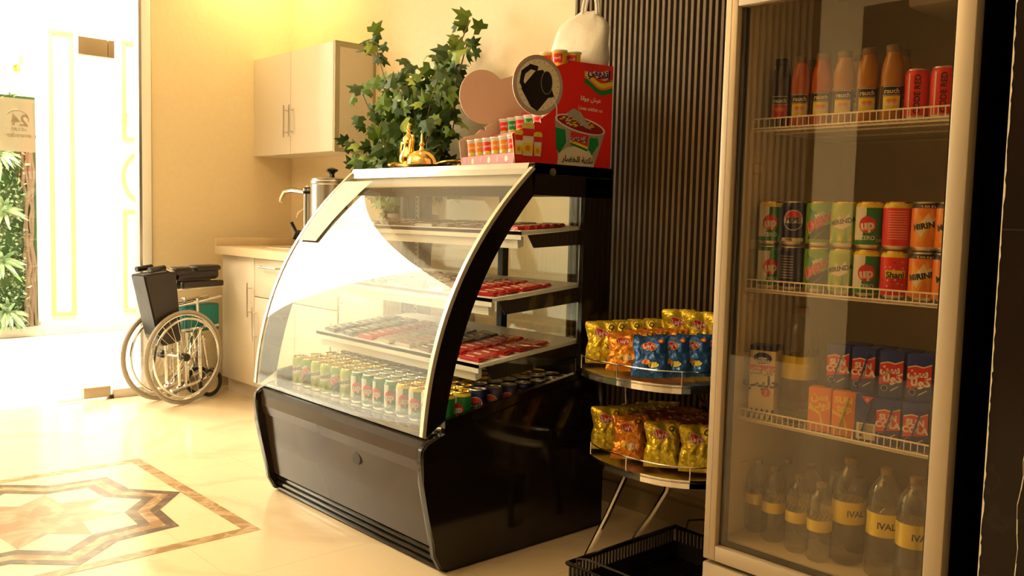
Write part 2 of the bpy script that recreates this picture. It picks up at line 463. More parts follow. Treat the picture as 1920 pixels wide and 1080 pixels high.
struct(MB().box(-5.6, 1.6, -2.6, 3.1, CEIL, CEIL + 0.1, 'ceiling').build('ceiling'), 'plain ceiling above the shop corner')
struct(MB().box(-5.6, -1.3, 2.96, 3.1, 0, CEIL, 'wall').build('wall_back'), 'beige painted wall behind the kitchen cabinets and plant')
struct(MB().box(-5.6, -5.45, 2.04, 3.1, 0, CEIL, 'wall').box(-5.6, -5.40, -2.6, 2.04, 2.87, 5.2, 'wall').build('wall_left'), 'beige painted wall beside the glass entrance')
# slat wall: protruding panel
sw = MB().box(-2.62, -0.6, 2.70, 2.96, 0.15, CEIL, 'slatback')
x = -2.60
while x < -1.2:
    sw.box(x, x + 0.0115, 2.676, 2.70, 0.15, CEIL, 'slat'); x += 0.0262
struct(sw.build('wall_slatted'), 'dark brown vertical slat wall behind the snack rack and fridge')
bb = MB().prism([(2.655, 0), (2.655, 0.085), (2.662, 0.09), (2.645, 0.105), (2.640, 0.13), (2.655, 0.15), (2.668, 0.158), (2.70, 0.165), (2.96, 0.165), (2.96, 0)], lambda y, z: (-2.62, y, z), (2.0, 0, 0), 'basebd')
struct(bb.build('baseboard_back'), 'moulded beige stone baseboard under the slat wall')
struct(MB().box(-5.45, -5.435, 2.04, 2.96, 0, 0.10, 'basebd', 0.003).build('baseboard_left'), 'beige stone baseboard on the left wall behind the wheelchair')
# black marble pillar on the right
bm_ = MB().box(-0.684, 1.6, 1.95, 3.1, 0, CEIL, 'blackmarble')
bm_.box(-0.6845, 1.6, 1.9492, 1.95, 1.118, 1.1205, 'ink').box(-0.6845, 1.6, 1.9492, 1.95, 0.405, 0.4075, 'ink')
struct(bm_.build('wall_right'), 'black marble wall with pale veins at the right edge')
# chipped pale edge of the marble
vm = MB(); random.seed(3); P_ = []
z = 0.0; prev = 0.003
while z < CEIL:
    h = random.uniform(0.004, 0.02); wd = random.uniform(0.0012, 0.0042)
    P_.append((z, wd)); z += h
for i in range(len(P_) - 1):
    (z0, w0), (z1, w1) = P_[i], P_[i + 1]
    vm.faces([(-0.685, 1.949, z0), (-0.685 + w0, 1.949, z0), (-0.685 + w1, 1.949, z1), (-0.685, 1.949, z1)], [(0, 1, 2, 3)], 'cream')
for (vx, seed) in ((-0.640, 5),):
    random.seed(seed); zz = 0.0; xx = vx; pts = []
    while zz < 1.0: pts.append((xx, zz)); zz += 0.03; xx += random.uniform(-0.0035, 0.0050)
    for i in range(len(pts) - 1):
        a, b = pts[i], pts[i + 1]; q = 0.0008 + 0.0005 * (i % 3)
        vm.faces([(a[0], 1.949, a[1]), (a[0] + q, 1.949, a[1]), (b[0] + q, 1.949, b[1]), (b[0], 1.949, b[1])], [(0, 1, 2, 3)], 'cream')
struct(vm.build('trim_1'), 'chipped cream edge and vein of the black marble wall')
# walls out of frame (seen in reflections)
fw = MB().box(-5.6, 1.6, -2.75, -2.6, 0, CEIL, 'wall')
x = -5.4
while x < -3.75: fw.box(x, x + 0.03, -2.6, -2.57, 0, CEIL, 'slat'); x += 0.06
fw.box(-5.4, -3.70, -2.602, -2.598, 0, CEIL, 'slatback').box(-3.35, 1.6, -2.62, -2.596, 0, 2.75, 'frontpanel')
struct(fw.build('wall_front'), 'wall opposite the counter with a dark slatted panel')
struct(MB().box(1.6, 1.75, -2.6, 3.1, 0, CEIL, 'wall').build('wall_far_right'), 'plain beige wall on the right side of the room')

# glass entrance
gf = MB()
gf.box(-5.50, -5.43, 1.958, 1.975, 0, 2.87, 'steel').box(-5.54, -5.425, 1.975, 2.03, 0, 2.87, 'outwall', 0.006)
gf.box(-5.47, -5.43, 1.80, 1.958, 0.0, 0.05, 'stone', 0.002)
struct(gf.build('trim_2'), 'pale column and sill profile at the edge of the glass entrance')
w1 = MB().box(-5.455, -5.445, 1.79, 1.958, 0.05, 2.868, 'glass').build('window_1'); struct(w1, 'narrow fixed glass pane beside the glass door')
d1 = MB().box(-5.455, -5.445, 0.86, 1.785, 0.012, 2.86, 'glass').build('door_1'); struct(d1, 'frameless glass entrance door')
pf = MB().box(-5.475, -5.425, 1.628, 1.784, 1.966, 2.064, 'alu', 0.002).box(-5.475, -5.425, 1.789, 1.823, 1.966, 2.064, 'alu', 0.002)
pf.build('patch_fitting', d1)
pf = MB().box(-5.475, -5.425, 1.635, 1.784, 0.012, 0.075, 'alu', 0.002).box(-5.48, -5.42, 1.775, 1.80, 0.0, 0.02, 'blackmat', 0.002)
pf.build('patch_fitting', d1)
MB().box(-5.46, -5.44, 1.50, 1.635, 0.004, 0.014, 'chrome').build('door_rail', d1)
d2 = MB().box(-5.455, -5.445, -2.6, 0.85, 0.012, 2.86, 'glass').build('window_2'); struct(d2, 'large glass sheet of the entrance left of the door')

# sticker on the door
st = MB().box(-5.4445, -5.4435, 1.00, 1.405, 1.405, 1.690, 'frostbeige')
mp = flatmap((-5.4430, 1.29, 1.565), (0, -1, 0), (0, 0, 1))   # reads from outside, mirrored from in here
st.text('24', 0.085, 'grey', flatmap((-5.4430, 1.33, 1.575), (0, -1, 0)), 0.03)
st.text('HOURS', 0.024, 'grey', flatmap((-5.4430, 1.325, 1.525), (0, -1, 0)), 0.02)
st.text('everyday', 0.034, 'grey', flatmap((-5.4430, 1.325, 1.495), (0, -1, 0)), 0.02)
ringp = [(-5.443, 1.33 + 0.055 * math.cos(a) - 0.01, 1.58 + 0.045 * math.sin(a)) for a in [0.9 * PI * i / 12 - 0.2 for i in range(13)]]
st.tube(ringp, 0.002, 'grey', 5)
tag(st.build('door_sticker'), 'pale opening-hours sticker with mirrored 24 on the glass door', 'sticker')

# corridor outside
OX = -8.45
struct(MB().box(OX, -5.45, -4, 5.2, -0.05, -0.002, 'outfloor').build('floor_outside'), 'bright white marble floor of the corridor outside')
struct(MB().box(OX - 0.1, -5.46, -4, 5.2, 5.2, 5.3, 'outwall').build('ceiling_outside'), 'bright ceiling of the corridor outside')
ow = MB().box(OX - 0.1, OX, -4, 5.2, 0, 5.2, 'outwall')
struct(ow.build('wall_outside'), 'white panelled wall of the corridor outside')
def frame_yz(mb, y0, y1, z0, z1, t, mat, x=OX):
    mb.box(x, x + 0.02, y0, y1, z0, z0 + t, mat, 0.003).box(x, x + 0.02, y0, y1, z1 - t, z1, mat, 0.003)
    mb.box(x, x + 0.02, y0, y0 + t, z0 + t, z1 - t, mat, 0.003).box(x, x + 0.02, y1 - t, y1, z0 + t, z1 - t, mat, 0.003)
tr = MB(); frame_yz(tr, 2.29, 2.49, 0.155, 2.61, 0.035, 'outgold'); struct(tr.build('trim_3'), 'tall gilt panel moulding on the corridor wall, left one')
tr = MB(); frame_yz(tr, 2.895, 3.30, 1.72, 2.61, 0.035, 'outgold'); frame_yz(tr, 2.895, 3.30, 0.16, 1.10, 0.035, 'outgold')
tr.tube([(OX + 0.01, 3.10 + 0.20 * math.cos(a), 1.40 + 0.24 * math.sin(a)) for a in [2 * PI * i / 32 for i in range(32)]], 0.02, 'outgold', 6, True)
struct(tr.build('trim_4'), 'gilt panel moulding with a round middle on the corridor wall')
struct(MB().box(OX, OX + 0.03, 2.19, 5.2, 0, 0.12, 'stone', 0.003).box(OX, OX + 0.05, -2, 2.19, 0, 0.09, 'stone', 0.003).build('baseboard_outside'), 'pale stone baseboard of the corridor')
lp = thing('wall_lamp', 'small crystal wall lamp glowing above the green wall outside', 'lamp', (OX, 2.045, 2.25))
MB().lathe([(0, 0), (0.03, 0), (0.03, 0.012), (0, 0.012)], 'gold', 16, axis='x').build('backplate', lp)
MB().tube([(0.01, 0, 0), (0.05, 0, -0.01), (0.07, 0, 0.02)], 0.006, 'gold').build('arm', lp)
MB().lathe([(0, 0), (0.025, 0.005), (0.04, 0.07), (0.032, 0.08), (0, 0.03)], 'pink', 16, c=(0.075, 0, 0.02)).build('shade', lp)
tag(MB().box(OX, OX + 0.012, 2.87, 2.955, 1.89, 1.98, 'cream', 0.002).box(OX + 0.012, OX + 0.0125, 2.885, 2.94, 1.93, 1.965, 'grey').build('wall_switch'), 'small square switch plate on the corridor wall', 'switch plate')

# green wall
random.seed(21)
gw = thing('green_wall', 'living green wall panel of leafy plants with bark edge outside the glass', 'green wall', (OX, 1.5, 0.09))
MB().box(0, 0.05, -0.6, 0.67, 0, 1.93, 'leafdark').build('backing_panel', gw)
gm = MB()
for i in range(5200):
    y = random.uniform(-0.6, 0.58); z = random.uniform(0.0, 1.95)
    d = Vector((random.uniform(0.2, 1), random.uniform(-1, 1), random.uniform(-0.6, 1))).normalized(); L = random.uniform(0.02, 0.055)
    s_ = d.cross(Vector((random.random(), random.random(), random.random()))).normalized() * L * 0.28
    p = Vector((0.05 + random.uniform(0, 0.04), y, z)); q = p + d * L * 0.5; e = p + d * L
    gm.faces([p, q + s_, e, q - s_], [(0, 1, 2, 3)], random.choice(['outleafa', 'outleafb', 'outleafa', 'outleafc']))
foliage = gm.build('foliage', gw); foliage['kind'] = 'stuff'
for (ry, rz_) in ((0.44, 0.13), (0.40, 0.55), (0.40, 1.45), (0.42, 0.98), (0.1, 0.3), (0.0, 0.9), (0.05, 1.5)):
    rm = MB()
    for k in range(22):
        a = random.uniform(-PI, PI); el = random.uniform(0.2, 1.1); L = random.uniform(0.13, 0.2)
        d = Vector((math.sin(el), math.cos(el) * math.cos(a), math.cos(el) * math.sin(a))); 
        sd = d.cross(Vector((1, 0, 0.1))).normalized() * 0.016
        p = Vector((0.06, ry, rz_)); pts = [p + d * L * t - Vector((0, 0, 0.05 * t * t)) for t in (0, 0.35, 0.7, 1)]
        ws = (0.5, 1, 0.8, 0)
        for i in range(3):
            rm.faces([pts[i] + sd * ws[i], pts[i + 1] + sd * ws[i + 1], pts[i + 1] - sd * ws[i + 1], pts[i] - sd * ws[i]], [(0, 1, 2, 3)], random.choice(['outleafc', 'outleafb']))
    rm.build('rosette_plant', gw)
bk = MB()
for k in range(4):
    y = 0.575 + 0.022 * k
    bk.tube([(0.06 + random.uniform(0, .02), y + random.uniform(-.015, .015), z * 0.1) for z in range(20)], [random.uniform(0.010, 0.02) for _ in range(20)], 'bark', 7)
bk.build('bark_edge', gw)

# ================================================================== KITCHEN
def bar_handle(mb, x, y, z0, z1):
    mb.tube([(x, y - 0.028, z0), (x, y - 0.028, z1)], 0.005, 'steel')
    for z in (z0 + 0.03, z1 - 0.03): mb.tube([(x, y, z), (x, y - 0.028, z)], 0.004, 'steel')
    return mb
uc = thing('wall_cabinet', 'beige two-door wall cabinet hanging beside the trailing ivy', 'cabinet', (-5.45, 2.69, 1.465))
MB().box(0.0, 0.97, 0.02, 0.27, 0.0, 0.61, 'cabinet').box(0.97, 0.985, 0.0, 0.27, -0.003, 0.613, 'cabedge').box(0.985, 0.987, 0.03, 0.25, 0.02, 0.58, 'cabinet').build('body', uc)
for x0, x1, hx, hz in ((0.002, 0.475, 0.445, 0.10), (0.479, 0.965, 0.51, 0.10)):
    d = MB().box(x0, x1, 0.0, 0.018, 0.0, 0.61, 'cabinet', 0.002).build('door', uc)
    bar_handle(MB(), hx, 0.0, hz, hz + 0.19).build('handle', d)

kc = thing('kitchen_counter', 'beige base cabinet unit with stone top beside the wheelchair', 'kitchen counter', (-5.28, 2.395, 0))
MB().box(0, 1.75, 0.045, 0.560, 0.0, 0.09, 'cabinet').build('plinth', kc)
MB().box(0, 1.75, 0.025, 0.560, 0.09, 0.85, 'cabinet').build('body', kc)
for x0, x1, hx, z0, z1, h0 in ((0.003, 0.425, 0.395, 0.095, 0.845, 0.50), (0.430, 0.90, 0.455, 0.095, 0.62, 0.36), (0.905, 1.35, 1.32, 0.095, 0.62, 0.36), (1.355, 1.745, 1.39, 0.095, 0.845, 0.5)):
    d = MB().box(x0, x1, 0.005, 0.024, z0, z1, 'cabinet', 0.002).build('door', kc)
    bar_handle(MB(), hx, 0.005, h0, h0 + 0.20).build('handle', d)
for x0, x1 in ((0.430, 0.90), (0.905, 1.35)):
    d = MB().box(x0, x1, 0.005, 0.024, 0.625, 0.845, 'cabinet', 0.002).build('drawer', kc)
    MB().tube([(x0 + 0.10, 0.005, 0.80), (x0 + 0.10, -0.02, 0.80), (x0 + 0.30, -0.02, 0.80), (x0 + 0.30, 0.005, 0.80)], 0.005, 'steel').build('handle', d)
# countertop with basin cut out
ct = MB()
bx, by, rx, ry = 0.43, 0.29, 0.24, 0.17
N = 40
outer = []
X0, X1, Y0, Y1 = -0.03, 1.76, -0.03, 0.560
for i in range(N):
    a = 2 * PI * i / N; dx, dy = math.cos(a), math.sin(a)
    tx = ((X1 - bx) if dx > 0 else (X0 - bx)) / dx if abs(dx) > 1e-6 else 1e9
    ty = ((Y1 - by) if dy > 0 else (Y0 - by)) / dy if abs(dy) > 1e-6 else 1e9
    t = min(tx, ty); outer.append((bx + dx * t, by + dy * t))
for (cx_, cy_) in ((X0, Y0), (X1, Y0), (X1, Y1), (X0, Y1)):
    i = min(range(N), key=lambda k: (outer[k][0] - cx_) ** 2 + (outer[k][1] - cy_) ** 2); outer[i] = (cx_, cy_)
inn = [(bx + rx * math.cos(2 * PI * i / N), by + ry * math.sin(2 * PI * i / N)) for i in range(N)]
V = [(x, y, 0.90) for x, y in outer] + [(x, y, 0.90) for x, y in inn] + [(x, y, 0.85) for x, y in outer] + [(x, y, 0.85) for x, y in inn]
F = []
for i in range(N):
    j = (i + 1) % N
    F += [(i, j, N + j, N + i), (2 * N + i, 2 * N + j, j, i), (3 * N + i, 3 * N + j, 2 * N + j, 2 * N + i)]
ct.faces(V, F, 'counter')
ct.box(-0.03, -0.012, -0.03, 0.560, 0.90, 0.948, 'counter', 0.003).box(-0.012, 1.76, 0.548, 0.560, 0.90, 0.948, 'counter', 0.003)
ct.build('countertop', kc)
MB().lathe([(1.0, 0.002), (0.97, 0.0), (0.93, -0.05), (0.75, -0.13), (0.2, -0.145), (0, -0.145)], 'counter', 40, c=(bx, by, 0.90), sx=rx, sy=ry).tube([(bx + rx * 1.01 * math.cos(2 * PI * i / 40), by + ry * 1.01 * math.sin(2 * PI * i / 40), 0.902) for i in range(40)], 0.006, 'counter', 6, True).build('basin', kc)

fa = thing('faucet', 'curved chrome faucet with twin spouts at the sink', 'faucet', (-4.86, 2.885, 0.9015))
MB().lathe([(0.03, 0), (0.03, 0.01), (0.02, 0.02), (0.016, 0.30), (0.02, 0.33), (0, 0.335)], 'chrome', 16).build('base', fa)
MB().tube([(0, 0, 0.31), (-0.12, -0.05, 0.335), (-0.24, -0.11, 0.35), (-0.295, -0.135, 0.342), (-0.32, -0.145, 0.30), (-0.325, -0.145, 0.27)], 0.016, 'chrome', 10).build('spout', fa)
MB().tube([(0, -0.01, 0.22), (-0.06, -0.04, 0.25), (-0.12, -0.08, 0.25), (-0.165, -0.11, 0.21), (-0.175, -0.115, 0.18)], 0.006, 'chrome', 8).build('spout', fa)

ur = thing('water_boiler', 'stainless steel hot water urn with sight tube and black tap', 'water boiler', (-4.44, 2.66, 0.9015))
MB().lathe([(0.115, 0), (0.12, 0.01), (0.12, 0.02)], 'blackmat', 32).lathe([(0, 0.02), (0.118, 0.02), (0.118, 0.37), (0.122, 0.375), (0.122, 0.39), (0.112, 0.395)], 'steel', 40).build('body', ur)
MB().lathe([(0.115, 0.392), (0.115, 0.402), (0.06, 0.412), (0, 0.414)], 'steel', 36).build('lid', ur)
MB().lathe([(0.018, 0.412), (0.014, 0.43), (0.02, 0.44), (0.034, 0.447), (0.034, 0.457), (0.015, 0.466), (0, 0.467)], 'black', 20).build('lid_knob', ur)
tb = MB().lathe([(0.0, 0.10), (0.022, 0.10), (0.022, 0.35), (0.0, 0.35)], 'chrome', 20, c=(-0.11, -0.09, 0)).lathe([(0.025, 0.333), (0.026, 0.345), (0.025, 0.352), (0.0, 0.375)], 'chrome', 20, c=(-0.11, -0.09, 0))
tb.lathe([(0.025, 0.318), (0.026, 0.322), (0.026, 0.332), (0.025, 0.335)], 'black', 20, c=(-0.11, -0.09, 0)).lathe([(0.025, 0.345), (0.026, 0.35), (0.024, 0.356)], 'black', 20, c=(-0.11, -0.09, 0))
tb.build('sight_tube', ur)
MB().tube([(-0.11, -0.09, 0.10), (-0.155, -0.125, 0.10), (-0.165, -0.135, 0.06)], 0.016, 'black', 10).tube([(-0.16, -0.13, 0.10), (-0.185, -0.15, 0.155)], [0.009, 0.012], 'black', 8).lathe([(0, 0.075), (0.03, 0.075), (0.03, 0.115), (0, 0.115)], 'black', 16, c=(-0.11, -0.09, 0)).build('tap', ur)
for sx in (-1, 1): MB().tube([(0.118 * sx, 0, 0.30), (0.15 * sx, 0, 0.30), (0.15 * sx, 0, 0.24), (0.118 * sx, 0, 0.24)], 0.009, 'black').build('handle', ur)

# ivy plant
random.seed(11)
iv = thing('potted_ivy', 'bushy artificial ivy in a brown pot behind the display case', 'plant', (-3.72, 2.70, 0.9015))
MB().lathe([(0.0, 0), (0.09, 0), (0.12, 0.20), (0.13, 0.20), (0.13, 0.22), (0.11, 0.22), (0.10, 0.19), (0, 0.19)], 'pot', 28).build('pot', iv)
LEAF = [(0, 0), (0.28, -0.12), (0.50, 0.12), (0.30, 0.28), (0.40, 0.62), (0.16, 0.56), (0, 1.0), (-0.16, 0.56), (-0.40, 0.62), (-0.30, 0.28), (-0.50, 0.12), (-0.28, -0.12)]
leaves = MB(); stems = MB()
def leaf(mb, p, d, up, size, mat):
    d = d.normalized(); s_ = d.cross(up).normalized(); n = s_.cross(d)
    pts = [tuple(p + s_ * (x * size) + d * (y * size) - n * (abs(x) * 0.35 + (y - .3) ** 2 * 0.2) * size) for x, y in LEAF]
    c = tuple(p + d * size * 0.35 + n * 0.02 * size)
    mb.faces(pts + [c], [(i, (i + 1) % 12, 12) for i in range(12)], mat)
camdir = Vector((0.8, -0.6, 0.0))
# vines: (end x, end z, end y) relative to the pot
ends = [(-0.32, 1.14), (-0.22, 1.0), (-0.38, 0.85), (-0.45, 0.75), (-0.48, 0.62), (-0.42, 0.50), (-0.5, 0.42), (0.30, 1.16), (0.34, 1.05), (0.18, 1.04), (0.10, 0.95), (0.25, 0.9), (0.0, 0.86), (-0.12, 0.93),
        (-0.1, 0.7), (0.15, 0.75), (0.32, 0.8), (0.36, 0.65), (0.33, 0.5), (0.1, 0.6), (-0.25, 0.65), (-0.3, 0.45), (0.25, 0.45), (0.0, 0.45), (-0.15, 0.5), (0.2, 0.6), (-0.52, 0.5), (-0.47, 0.33), (0.05, 0.72), (-0.2, 0.8), (0.12, 0.85), (0.22, 0.7), (-0.05, 0.6), (0.3, 0.95)]
for ei, (ex, ez) in enumerate(ends):
    ey = random.uniform(-0.16, 0.16)
    if ei == 7: ex = 0.30
    n = int(11 * max(0.7, ez)); pts = []
    for i in range(n + 1):
        t = i / n
        pts.append(Vector((ex * t ** 1.3 + random.uniform(-.02, .02), ey * t + random.uniform(-.015, .015), 0.19 + (ez - 0.19) * t + 0.03 * math.sin(t * 6))))
    stems.tube(pts, 0.0035, 'bark', 5)
    for i, p in enumerate(pts[2:]):
        for k in range(4 if ei % 3 else 5):
            q = p + Vector((random.uniform(-.07, .07), random.uniform(-.06, .05), random.uniform(-.045, .045)))
            d = Vector((random.uniform(-1, 1), random.uniform(-.6, .3), random.uniform(-1, .5)))
            nrm = (camdir + Vector((random.uniform(-.8, .8), random.uniform(-.8, .8), random.uniform(-.3, 1.0)))).normalized()
            up = nrm
            m = random.choices(['leafdark', 'leaf', 'leaflight'], [5, 4, 0.9])[0]
            if q.z > 0.14 and (q.z > 0.3 or q.x > -0.35): leaf(leaves, q, d, up, random.uniform(0.06, 0.10), m)
stems.build('stem', iv); leaves.build('foliage', iv)

# ================================================================== WHEELCHAIR
wc = thing('wheelchair', 'folded wheelchair with grey tyres and black back parked beside the counter', 'wheelchair', (-5.13, 2.035, 0), math.radians(17))
def wheel(name, x, r):
    t = MB().tube([(x, r * math.cos(a) * 0.955, 0.272 + r * math.sin(a) * 0.955) for a in [2 * PI * i / 48 for i in range(48)]], 0.0115, 'tyre', 8, True).build(name, wc)
    MB().tube([(x, r * .90 * math.cos(a), 0.272 + r * .90 * math.sin(a)) for a in [2 * PI * i / 48 for i in range(48)]], 0.006, 'chrome', 6, True).build('rim', t)
    MB().tube([(x + 0.022, r * .82 * math.cos(a), 0.272 + r * .82 * math.sin(a)) for a in [2 * PI * i / 48 for i in range(48)]], 0.0075, 'chrome', 8, True).build('push_ring', t)
    sp = MB()
    for i in range(28):
        a = 2 * PI * i / 28; b = a + (0.5 if i % 2 else -0.5); s_ = 0.012 if (i // 2) % 2 else -0.012
        sp.tube([(x + s_, 0.022 * math.cos(b), 0.272 + 0.022 * math.sin(b)), (x, r * .9 * math.cos(a), 0.272 + r * .9 * math.sin(a))], 0.0011, 'steel', 4)
    sp.build('spokes', t)
    MB().lathe([(0, -0.02), (0.022, -0.02), (0.024, 0.0), (0.022, 0.02), (0, 0.024)], 'blackmat', 16, c=(x, 0, 0.272), axis='x').build('hub', t)
wheel('wheel', 0.10, 0.272); wheel('wheel', -0.10, 0.272)
for s_ in (-1, 1):
    fx = 0.055 * s_
    fr = MB()
    fr.tube([(fx, -0.19, 0.775), (fx, -0.10, 0.785), (fx, -0.045, 0.76), (fx, -0.03, 0.70), (fx, -0.01, 0.45), (fx, 0.0, 0.10)], 0.011, 'chrome', 8)
    fr.tube([(fx, -0.02, 0.655), (fx, 0.30, 0.665)], 0.010, 'chrome').tube([(fx, -0.02, 0.56), (fx, 0.30, 0.60)], 0.010, 'chrome').tube([(fx, 0.12, 0.60), (fx, 0.125, 0.50)], 0.013, 'chrome')
    fr.tube([(fx, -0.01, 0.42), (fx, 0.28, 0.43)], 0.010, 'chrome').tube([(fx, -0.06, 0.08), (fx, 0.10, 0.10), (fx, 0.24, 0.14)], 0.011, 'chrome')
    fr.tube([(fx, 0.14, 0.43), (fx, 0.15, 0.12)], 0.011, 'chrome').tube([(fx, 0.16, 0.38), (fx, 0.21, 0.13)], 0.009, 'chrome').tube([(fx, 0.03, 0.42), (fx, 0.045, 0.09)], 0.009, 'chrome')
    fr.build('side_frame', wc)
    MB().tube([(fx, -0.20, 0.775), (fx, -0.10, 0.786)], 0.016, 'black', 10).build('handgrip', wc)
    MB().box(fx - 0.018, fx + 0.018, 0.02, 0.31, 0.665, 0.70, 'vinyl', 0.008).build('armrest', wc)
    cw = MB().tube([(fx, 0.22 + 0.075 * math.cos(a), 0.09 + 0.075 * math.sin(a)) for a in [2 * PI * i / 24 for i in range(24)]], 0.012, 'blackmat', 8, True).tube([(fx, 0.22, 0.09), (fx, 0.20, 0.2)], 0.008, 'steel').lathe([(0, -.01), (.06, -.004), (.06, .004), (0, .01)], 'steel', 16, c=(fx, 0.22, 0.09), axis='x')
    cw.build('caster', wc)
MB().box(-0.045, 0.045, 0.06, 0.30, 0.40, 0.560, 'teal', 0.01).build('side_guard', wc)
b = MB()
bk2 = [(-0.245, 0.752), (-0.03, 0.77), (0.0, 0.40), (0.0, 0.36), (-0.12, 0.345), (-0.155, 0.40)]
b.prism(bk2, lambda y, z: (-0.05, y, z), (0.12, 0, 0), 'vinyl'); bmesh.ops.bevel(b.bm, geom=b.bm.edges[:], offset=0.008, segments=2, affect='EDGES'); b.build('backrest', wc)
seat = MB().box(-0.05, 0.05, 0.0, 0.30, 0.705, 0.765, 'vinyl', 0.022).box(-0.045, 0.055, 0.13, 0.31, 0.755, 0.79, 'vinyl', 0.016).box(-0.03, 0.055, -0.02, 0.10, 0.735, 0.785, 'vinyl', 0.02)
seat.build('seat_sling', wc)
MB().tube([(-0.055, 0.05, 0.12), (0.055, 0.18, 0.36)], 0.009, 'chrome').tube([(0.055, 0.05, 0.12), (-0.055, 0.18, 0.36)], 0.009, 'chrome').tube([(-0.1, 0, 0.272), (0.1, 0, 0.272)], 0.008, 'steel').build('cross_brace', wc)

# ================================================================== DISPLAY CASE
CXL, CXR = -3.265, -2.16
dc = thing('display_case', 'black refrigerated display case with curved glass front and chrome trim', 'display case', (-2.71, 2.0, 0))
def DP(x): return x + 2.71
ARC = [(1.6169, 0.445), (1.6203, 0.4849), (1.6247, 0.5248), (1.6302, 0.5647), (1.6369, 0.6046), (1.6451, 0.6445), (1.6546, 0.6844), (1.6658, 0.7243), (1.6786, 0.7642), (1.6932, 0.8041), (1.7098, 0.844), (1.7283, 0.884), (1.7489, 0.9239), (1.7718, 0.9638), (1.797, 1.0037), (1.8246, 1.0436), (1.8548, 1.0835), (1.8876, 1.1234), (1.9232, 1.1633), (1.9617, 1.2032), (2.0031, 1.2431), (2.0477, 1.283)]
ARC = [(y - 2.0, z) for y, z in ARC]
XL, XR = DP(CXL), DP(CXR)
low = [(1.632, .425), (1.613, .405), (1.611, .37), (1.620, .30), (1.636, .22), (1.655, .14), (1.668, .06), (1.695, .012), (1.72, 0.0), (2.44, 0.0), (2.44, .578), (2.42, .574), (2.2, .539), (1.957, .495), (1.735, .452), (1.68, .440)]
low = [(y - 2.0, z) for y, z in low]
for x0 in (XL - 0.005, XR - 0.025):
    b = MB().prism(low, lambda y, z: (x0, y, z), (0.03, 0, 0), 'black')
    es = [e for e in b.bm.edges if abs(e.verts[0].co.x - e.verts[1].co.x) < 1e-5]
    bmesh.ops.bevel(b.bm, geom=es, offset=0.007, segments=3, affect='EDGES'); 
    for f in b.bm.faces: f.smooth = True
    b.build('side_panel', dc)
# body: front panel and tub
fp = MB().prism([(1.645, .425), (1.640, .40), (1.642, .36), (1.652, .30), (1.668, .20), (1.692, .075), (1.72, .075), (1.72, .40)], lambda y, z: (XL + 0.025, y - 2.0, z), (XR - XL - 0.05, 0, 0), 'frontpanel')
fp.prism([(1.6375, .425), (1.632, .40), (1.634, .36), (1.642, .325), (1.652, .325), (1.652, .425)], lambda y, z: (XL + 0.025, y - 2.0, z), (XR - XL - 0.05, 0, 0), 'frontpanel')
fp.build('front_panel', dc)
MB().lathe([(0, 0), (0.020, 0), (0.022, 0.004), (0.017, 0.006), (0, 0.007)], 'blackmat', 20, c=(0.13, -0.350, 0.285), axis='y', sx=1.2).build('badge', dc)
tub = MB().box(XL + 0.025, XR - 0.025, -0.28, 0.43, 0.03, 0.42, 'blackmat').box(XL + 0.025, XR - 0.025, -0.345, -0.28, 0.42, 0.444, 'black', 0.003)
tub.box(XL + 0.03, XR - 0.03, -0.30, 0.35, 0.425, 0.44, 'steel').box(XL + 0.02, XR - 0.02, 0.40, 0.44, 0.42, 0.60, 'blackmat')
tub.build('body', dc)
kick = MB().box(XL + 0.025, XR - 0.025, -0.29, -0.27, 0.0, 0.075, 'blackmat')
for k in range(3): kick.box(XL + 0.03, XR - 0.03, -0.30, -0.285, 0.008 + k * 0.022, 0.022 + k * 0.022, 'black', 0.003)
kick.build('kick_strip', dc)
# curved front glass
gls = MB(); vs2 = []
for y, z in ARC: vs2 += [(XL + 0.012, y, z), (XR - 0.012, y, z)]
gls.faces(vs2, [(2 * i, 2 * i + 1, 2 * i + 3, 2 * i + 2) for i in range(len(ARC) - 1)], 'caseglass', True).build('front_glass', dc, sharp=60)
# side frames
inner = [(1.7013, 0.487), (1.7116, 0.5413), (1.7236, 0.5956), (1.7375, 0.6499), (1.7537, 0.7042), (1.7725, 0.7585), (1.7942, 0.8128), (1.8192, 0.8672), (1.8476, 0.9215), (1.8799, 0.9758), (1.9164, 1.0301), (1.9573, 1.0844), (2.003, 1.1387), (2.0538, 1.193)]
inner = [(y - 2.0, z) for y, z in inner]
def band(mb, A, B, x, t, mat):
    # strip between two polylines resampled to equal counts, with thickness t
    def res(P, n):
        L = [0]
        for i in range(len(P) - 1): L.append(L[-1] + math.dist(P[i], P[i + 1]))
        out = []
        for k in range(n):
            s_ = L[-1] * k / (n - 1); i = 0
            while i < len(L) - 2 and L[i + 1] < s_: i += 1
            u = (s_ - L[i]) / (L[i + 1] - L[i]); out.append((P[i][0] + (P[i + 1][0] - P[i][0]) * u, P[i][1] + (P[i + 1][1] - P[i][1]) * u))
        return out
    n = 24; A, B = res(A, n), res(B, n)
    V = [(x, *p) for p in A] + [(x, *p) for p in B] + [(x + t, *p) for p in A] + [(x + t, *p) for p in B]
    F = []
    for i in range(n - 1):
        F += [(i, i + 1, n + i + 1, n + i), (2 * n + i, 3 * n + i, 3 * n + i + 1, 2 * n + i + 1), (i, 2 * n + i, 2 * n + i + 1, i + 1), (n + i, n + i + 1, 3 * n + i + 1, 3 * n + i)]
    F += [(0, n, 3 * n, 2 * n), (n - 1, 3 * n - 1, 4 * n - 1, 2 * n - 1)]
    return mb.faces(V, F, mat)
ARCI = [(y + 0.012, z - 0.002) for y, z in ARC]
